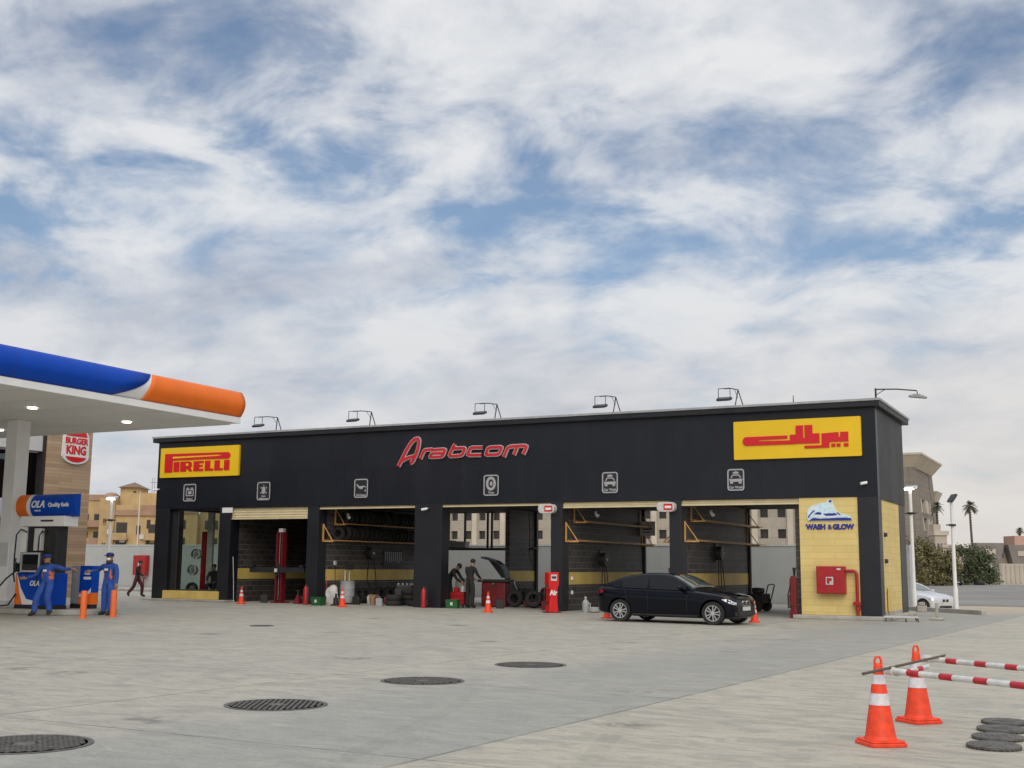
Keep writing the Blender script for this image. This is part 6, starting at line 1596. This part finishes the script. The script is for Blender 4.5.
# ================================================================== people
MAT['skin'] = M('skin', (.32, .18, .115), .55, 0, .08, 12)
MAT['uniform'] = M('uniform_blue', (.026, .080, .34), .85, 0, .3, 7, .9, 9)
MAT['piping'] = M('uniform_orange', (.72, .17, .05), .8, 0, .12, 6)
MAT['capblue'] = M('cap_navy', (.014, .02, .16), .7, 0, .12, 8)
MAT['cloth_black'] = M('cloth_black', (.020, .019, .020), .9, 0, .3, 6, .9, 9)
MAT['cloth_maroon'] = M('cloth_maroon', (.085, .022, .03), .9, 0, .2, 6, .15)
MAT['shoe'] = M('shoe', (.02, .018, .016), .6, 0, .2, 8)
MAT['hair'] = M('hair', (.012, .010, .009), .7, 0, .2, 20)
MAT['mask'] = M('mask_white', (.80, .80, .80), .8, 0, .03, 8)
MAT['eye'] = M('eye', (.02, .015, .012), .3, 0, .05, 8)
BASE = dict(pel=(0, 0, .95), spi=(0, .01, 1.13), che=(0, .0, 1.33), nec=(0, .01, 1.49), hd0=(0, -.01, 1.555), hd1=(0, -.012, 1.64), hd2=(0, 0, 1.71),
            shl=(.19, .01, 1.425), ell=(.255, .02, 1.14), wrl=(.275, -.05, .89), shr=(-.19, .01, 1.425), elr=(-.255, .02, 1.14), wrr=(-.275, -.05, .89),
            hil=(.095, 0, .91), knl=(.11, -.015, .50), anl=(.115, .02, .085), tol=(.13, -.15, .04), hir=(-.095, 0, .91), knr=(-.11, -.015, .50), anr=(-.115, .02, .085), tor=(-.13, -.15, .04))
RAD = dict(pel=(.165, .115), spi=(.155, .105), che=(.175, .115), nec=(.062, .062), hd0=(.068, .078), hd1=(.082, .10), hd2=(.062, .075),
           shl=(.082, .08), ell=(.056, .056), wrl=(.04, .04), hil=(.105, .105), knl=(.085, .088), anl=(.074, .076), tol=(.045, .035))
EDG = [('pel', 'spi'), ('spi', 'che'), ('che', 'nec'), ('nec', 'hd0'), ('hd0', 'hd1'), ('hd1', 'hd2'), ('che', 'shl'), ('shl', 'ell'), ('ell', 'wrl'), ('che', 'shr'), ('shr', 'elr'), ('elr', 'wrr'),
       ('pel', 'hil'), ('hil', 'knl'), ('knl', 'anl'), ('anl', 'tol'), ('pel', 'hir'), ('hir', 'knr'), ('knr', 'anr'), ('anr', 'tor')]
def segd(p, a, b):
    ab = b - a; t_ = max(0, min(1, (p - a).dot(ab) / max(1e-9, ab.dot(ab)))); return (p - a - ab * t_).length
def person(label, loc, rz, pose, top, legs, extra=None, scale=1.0, piping=None):
    t = thing('person', label, 'person', loc, rz); t.scale = (scale,) * 3
    J = {k: Vector(v) for k, v in BASE.items()}
    for k, v in pose.items():
        if k in J: J[k] = Vector(v)
    names = list(J)
    me = bpy.data.meshes.new('skel'); me.from_pydata([J[k] for k in names], [(names.index(a), names.index(b)) for a, b in EDG], [])
    ob = bpy.data.objects.new('skel', me); COL.objects.link(ob)
    sk = ob.modifiers.new('skin', 'SKIN'); sk.use_smooth_shade = True; sk.branch_smoothing = .6
    for i, k in enumerate(names):
        r_ = RAD.get(k) or RAD[k[:-1] + 'l']; d = me.skin_vertices[0].data[i]; d.radius = r_; d.use_root = (k == 'pel')
    sb = ob.modifiers.new('sub', 'SUBSURF'); sb.levels = 2; sb.render_levels = 2
    dg = bpy.context.evaluated_depsgraph_get(); dg.update()
    bm_ = bpy.data.meshes.new_from_object(ob.evaluated_get(dg)); bpy.data.objects.remove(ob)
    mb = MB(); mb.v = [tuple(v.co) for v in bm_.vertices]; mb.f = [tuple(p.vertices) for p in bm_.polygons]
    mats = [MAT['skin'], MAT[top], MAT[legs], MAT['shoe'], MAT[piping or top], MAT['eye']]
    seg = [('hd0', 'hd2', 0), ('hd1', 'hd2', 0), ('nec', 'hd0', 0), ('anl', 'tol', 3), ('anr', 'tor', 3), ('hil', 'knl', 2), ('knl', 'anl', 2), ('hir', 'knr', 2), ('knr', 'anr', 2), ('pel', 'hil', 2), ('pel', 'hir', 2), ('pel', 'spi', 1), ('spi', 'che', 1), ('che', 'nec', 1), ('che', 'shl', 1), ('shl', 'ell', 1), ('ell', 'wrl', 1), ('che', 'shr', 1), ('shr', 'elr', 1), ('elr', 'wrr', 1)]
    up_ = (J['che'] - J['pel']).normalized(); rt_ = (J['shl'] - J['shr']).normalized()
    mid = (J['pel'] + J['che']) / 2
    for f in mb.f:
        c = sum((Vector(mb.v[i]) for i in f), Vector()) / len(f)
        b_ = min(seg, key=lambda s_: segd(c, J[s_[0]], J[s_[1]])); mi = b_[2]
        if b_[0] == 'pel' and b_[1] == 'spi' and (c - J['pel']).dot(up_) < .02: mi = 2
        if piping and mi == 1 and b_[0] in ('spi', 'pel') and abs((c - mid).dot(rt_)) > .088: mi = 4
        mb.m.append(mi)
    bpy.data.meshes.remove(bm_)
    # face : nose, ears, eyes
    h1 = J['hd1']; fwd = Vector(pose.get('face', (0, -1, 0))).normalized(); hup = (J['hd2'] - J['hd0']).normalized(); fwd = (fwd - hup * fwd.dot(hup)).normalized(); hr = fwd.cross(hup)
    HT = Matrix((hr, -fwd, hup)).transposed().to_4x4(); HT.translation = h1
    mb.sphere((0, -.098, -.025), (.013, .02, .022), 8, 6, 0, HT)
    for s_ in (-1, 1):
        mb.sphere((s_ * .080, .01, -.015), (.012, .022, .034), 8, 6, 0, HT)
        mb.sphere((s_ * .031, -.082, .008), (.013, .010, .008), 8, 6, 5, HT)
    mb.sphere((0, -.088, -.065), (.024, .010, .007), 8, 6, 4 if False else 0, HT)
    # hands : palm and five curled fingers
    for sd_, el, wr in (('l', 'ell', 'wrl'), ('r', 'elr', 'wrr')):
        d = (J[wr] - J[el]).normalized(); d = Vector(pose.get('hand' + sd_, d)).normalized()
        side = d.cross(Vector((1, 0, 0)) if abs(d.x) < .8 else Vector((0, 0, 1))).normalized(); nrm = d.cross(side)
        w0 = J[wr]; P_ = w0 + d * .055
        mb.tube([w0 - d * .02, w0 + d * .02, P_, w0 + d * .10], [.028, .034, .038, .030], 8, 0)
        for k in range(4):
            o_ = side * (.030 - .020 * k); L_ = (.068, .078, .072, .056)[k]
            b0_ = w0 + d * .085 + o_
            mb.tube([b0_, b0_ + d * L_ * .5 + nrm * .004, b0_ + d * L_ * .85 + nrm * .02, b0_ + d * L_ + nrm * .038], [.0095, .009, .0085, .006], 6, 0)
        b0_ = w0 + d * .03 + side * .028
        mb.tube([b0_, b0_ + side * .028 + d * .03, b0_ + side * .034 + d * .062 + nrm * .012], [.011, .010, .007], 6, 0)
    mb.build('body', mats, t, smooth=180)
    if extra: extra(t, J, HT)
    return t
def cap_(t, J, HT, mt='capblue'):
    b = MB(); b.lathe([(.093, -.0), (.098, .02), (.094, .06), (.07, .10), (.0001, .115)], 16, 0, HT @ Matrix.Translation((0, .01, .025)) @ Matrix.Diagonal((1, 1.12, 1, 1)))
    b.prism(arc(0, -.03, .085, .165, 180, 360, 10), -.008, .008, 0, HT @ Matrix.Translation((0, -.015, .040)))
    b.build('cap', MAT[mt], t, smooth=40)
def mask_(t, J, HT):
    b = MB(); b.sphere((0, -.052, -.052), (.066, .062, .045), 14, 10, 0, HT); b.build('face_mask', MAT['mask'], t, smooth=60)
def hair_(t, J, HT):
    b = MB(); b.sphere((0, .022, .035), (.093, .105, .085), 14, 10, 0, HT)
    b.v = [v for v in b.v]; b.build('hair', MAT['hair'], t, smooth=60)
def badge_(t, J, side=.07):
    c = J['che']; MB().box(c.x + side - .045, c.x + side + .045, c.y - .150, c.y - .128, c.z - .07, c.z - .01).build('badge', MAT['mask'], t)
def att_extra(mask):
    def f(t, J, HT):
        cap_(t, J, HT); badge_(t, J, .02)
        if mask: mask_(t, J, HT)
    return f
# attendant leaning back on the pump, one arm stretched along the cabinet
person('blue uniformed attendant with cap leaning back between pump and cabinet, arm stretched out', (-20.50, -12.85, 0), R(8),
       dict(pel=(.03, .10, .93), spi=(-.01, .12, 1.10), che=(-.03, .13, 1.29), nec=(-.02, .11, 1.44), hd0=(-.02, .08, 1.50), hd1=(-.02, .065, 1.585), hd2=(-.02, .08, 1.655),
            shl=(.17, .13, 1.385), ell=(.44, .15, 1.29), wrl=(.69, .12, 1.31), handl=(1, .1, -.25), shr=(-.22, .13, 1.37), elr=(-.34, .09, 1.12), wrr=(-.47, -.12, 1.03), handr=(-.6, -.7, .0),
            hil=(.12, .08, .90), knl=(.17, -.08, .52), anl=(.24, -.04, .12), tol=(.31, -.20, .06), hir=(-.07, .08, .90), knr=(-.08, -.16, .50), anr=(-.05, -.26, .085), tor=(-.07, -.43, .04), face=(-.1, -1, -.1)),
       'uniform', 'uniform', att_extra(False), 1.0, 'piping').scale = (1.14, 1.12, 1.0)
person('blue uniformed attendant in cap and white mask standing with elbow on the cabinet', (-19.45, -11.50, 0), R(4),
       dict(shr=(-.18, .01, 1.41), elr=(-.42, .06, 1.25), wrr=(-.44, -.17, 1.24), handr=(-.2, -.9, -.2), nec=(.0, .01, 1.49), ell=(.25, .0, 1.13), wrl=(.30, -.05, .88),
            knl=(.13, -.03, .50), anl=(.16, -.06, .085), tol=(.18, -.24, .04), knr=(-.10, .0, .50), anr=(-.12, .03, .085), tor=(-.15, -.14, .04), face=(.1, -1, -.05)),
       'uniform', 'uniform', att_extra(True), 1.0, 'piping').scale = (1.14, 1.12, 1.0)
# passer-by striding towards the garage
person('walking person in black top and maroon trousers in front of the grey wall', (-32.24, 2.64, 0), R(112),
       dict(pel=(0, 0, .93), che=(0, -.07, 1.31), spi=(0, -.03, 1.11), nec=(0, -.09, 1.47), hd0=(0, -.13, 1.53), hd1=(0, -.15, 1.61), hd2=(0, -.14, 1.68), shl=(.18, -.06, 1.40), shr=(-.18, -.06, 1.40),
            ell=(.25, .12, 1.16), wrl=(.24, .10, .90), elr=(-.25, -.20, 1.15), wrr=(-.24, -.40, .98), hil=(.095, 0, .89), knl=(.10, -.24, .52), anl=(.11, -.22, .09), tol=(.11, -.41, .05), hir=(-.095, 0, .89), knr=(-.10, .10, .49), anr=(-.10, .38, .17), tor=(-.11, .30, .04)),
       'cloth_black', 'cloth_maroon', hair_, .92)
# two mechanics bending over the balancing machine
person('mechanic in black standing with head turned beside the red balancing machine', (-14.42, .75, 0), R(165),
       dict(che=(0, -.06, 1.33), nec=(0, -.08, 1.48), hd0=(0, -.11, 1.545), hd1=(.0, -.13, 1.625), hd2=(0, -.13, 1.70), ell=(.26, -.12, 1.16), wrl=(.20, -.34, 1.05), elr=(-.26, -.12, 1.16), wrr=(-.18, -.34, 1.05), knl=(.13, -.02, .5), knr=(-.13, .0, .5), face=(.5, -1, -.2)),
       'cloth_black', 'cloth_black', hair_, 1.0)
person('stooping mechanic in black bent forward over the tool trolley', (-15.85, 1.75, 0), R(95),
       dict(pel=(0, .10, .93), spi=(0, .0, 1.10), che=(0, -.13, 1.27), nec=(0, -.25, 1.38), hd0=(0, -.31, 1.41), hd1=(0, -.38, 1.45), hd2=(0, -.43, 1.50), shl=(.19, -.19, 1.33), shr=(-.19, -.19, 1.33),
            ell=(.24, -.38, 1.02), wrl=(.16, -.55, .88), elr=(-.24, -.38, 1.02), wrr=(-.16, -.55, .88), hil=(.10, .08, .90), hir=(-.10, .08, .90), knl=(.13, -.0, .5), knr=(-.13, .02, .5), face=(0, -.6, -1)),
       'cloth_black', 'cloth_black', hair_, 1.0)
# seated person in the showroom with a dark stool
person('person in dark clothes seated on a stool inside the showroom', (-26.75, 1.35, .1), R(20),
       dict(pel=(0, 0, .55), spi=(0, .0, .74), che=(0, -.04, .94), nec=(0, -.05, 1.10), hd0=(0, -.07, 1.165), hd1=(0, -.08, 1.25), hd2=(0, -.07, 1.32), shl=(.19, -.03, 1.03), shr=(-.19, -.03, 1.03), ell=(.26, -.10, .77), wrl=(.16, -.30, .66), elr=(-.26, -.10, .77), wrr=(-.16, -.30, .66),
            hil=(.10, -.02, .52), knl=(.15, -.42, .52), anl=(.15, -.40, .09), tol=(.16, -.57, .04), hir=(-.10, -.02, .52), knr=(-.15, -.42, .52), anr=(-.15, -.40, .09), tor=(-.16, -.57, .04)),
       'cloth_black', 'cloth_black', hair_, 1.0)
t = thing('stool', 'dark stool under the seated person inside the showroom', 'stool', (-26.75, 1.38, .1))
MB().cyl((0, 0, .38), (0, 0, .43), .2, n=16).build('seat', MAT['black'], t)
for k in range(4): MB().cyl((.12 * math.cos(R(45 + 90 * k)), .12 * math.sin(R(45 + 90 * k)), .38), (.18 * math.cos(R(45 + 90 * k)), .18 * math.sin(R(45 + 90 * k)), 0), .015, n=6).build('leg', MAT['dsteel'], t)
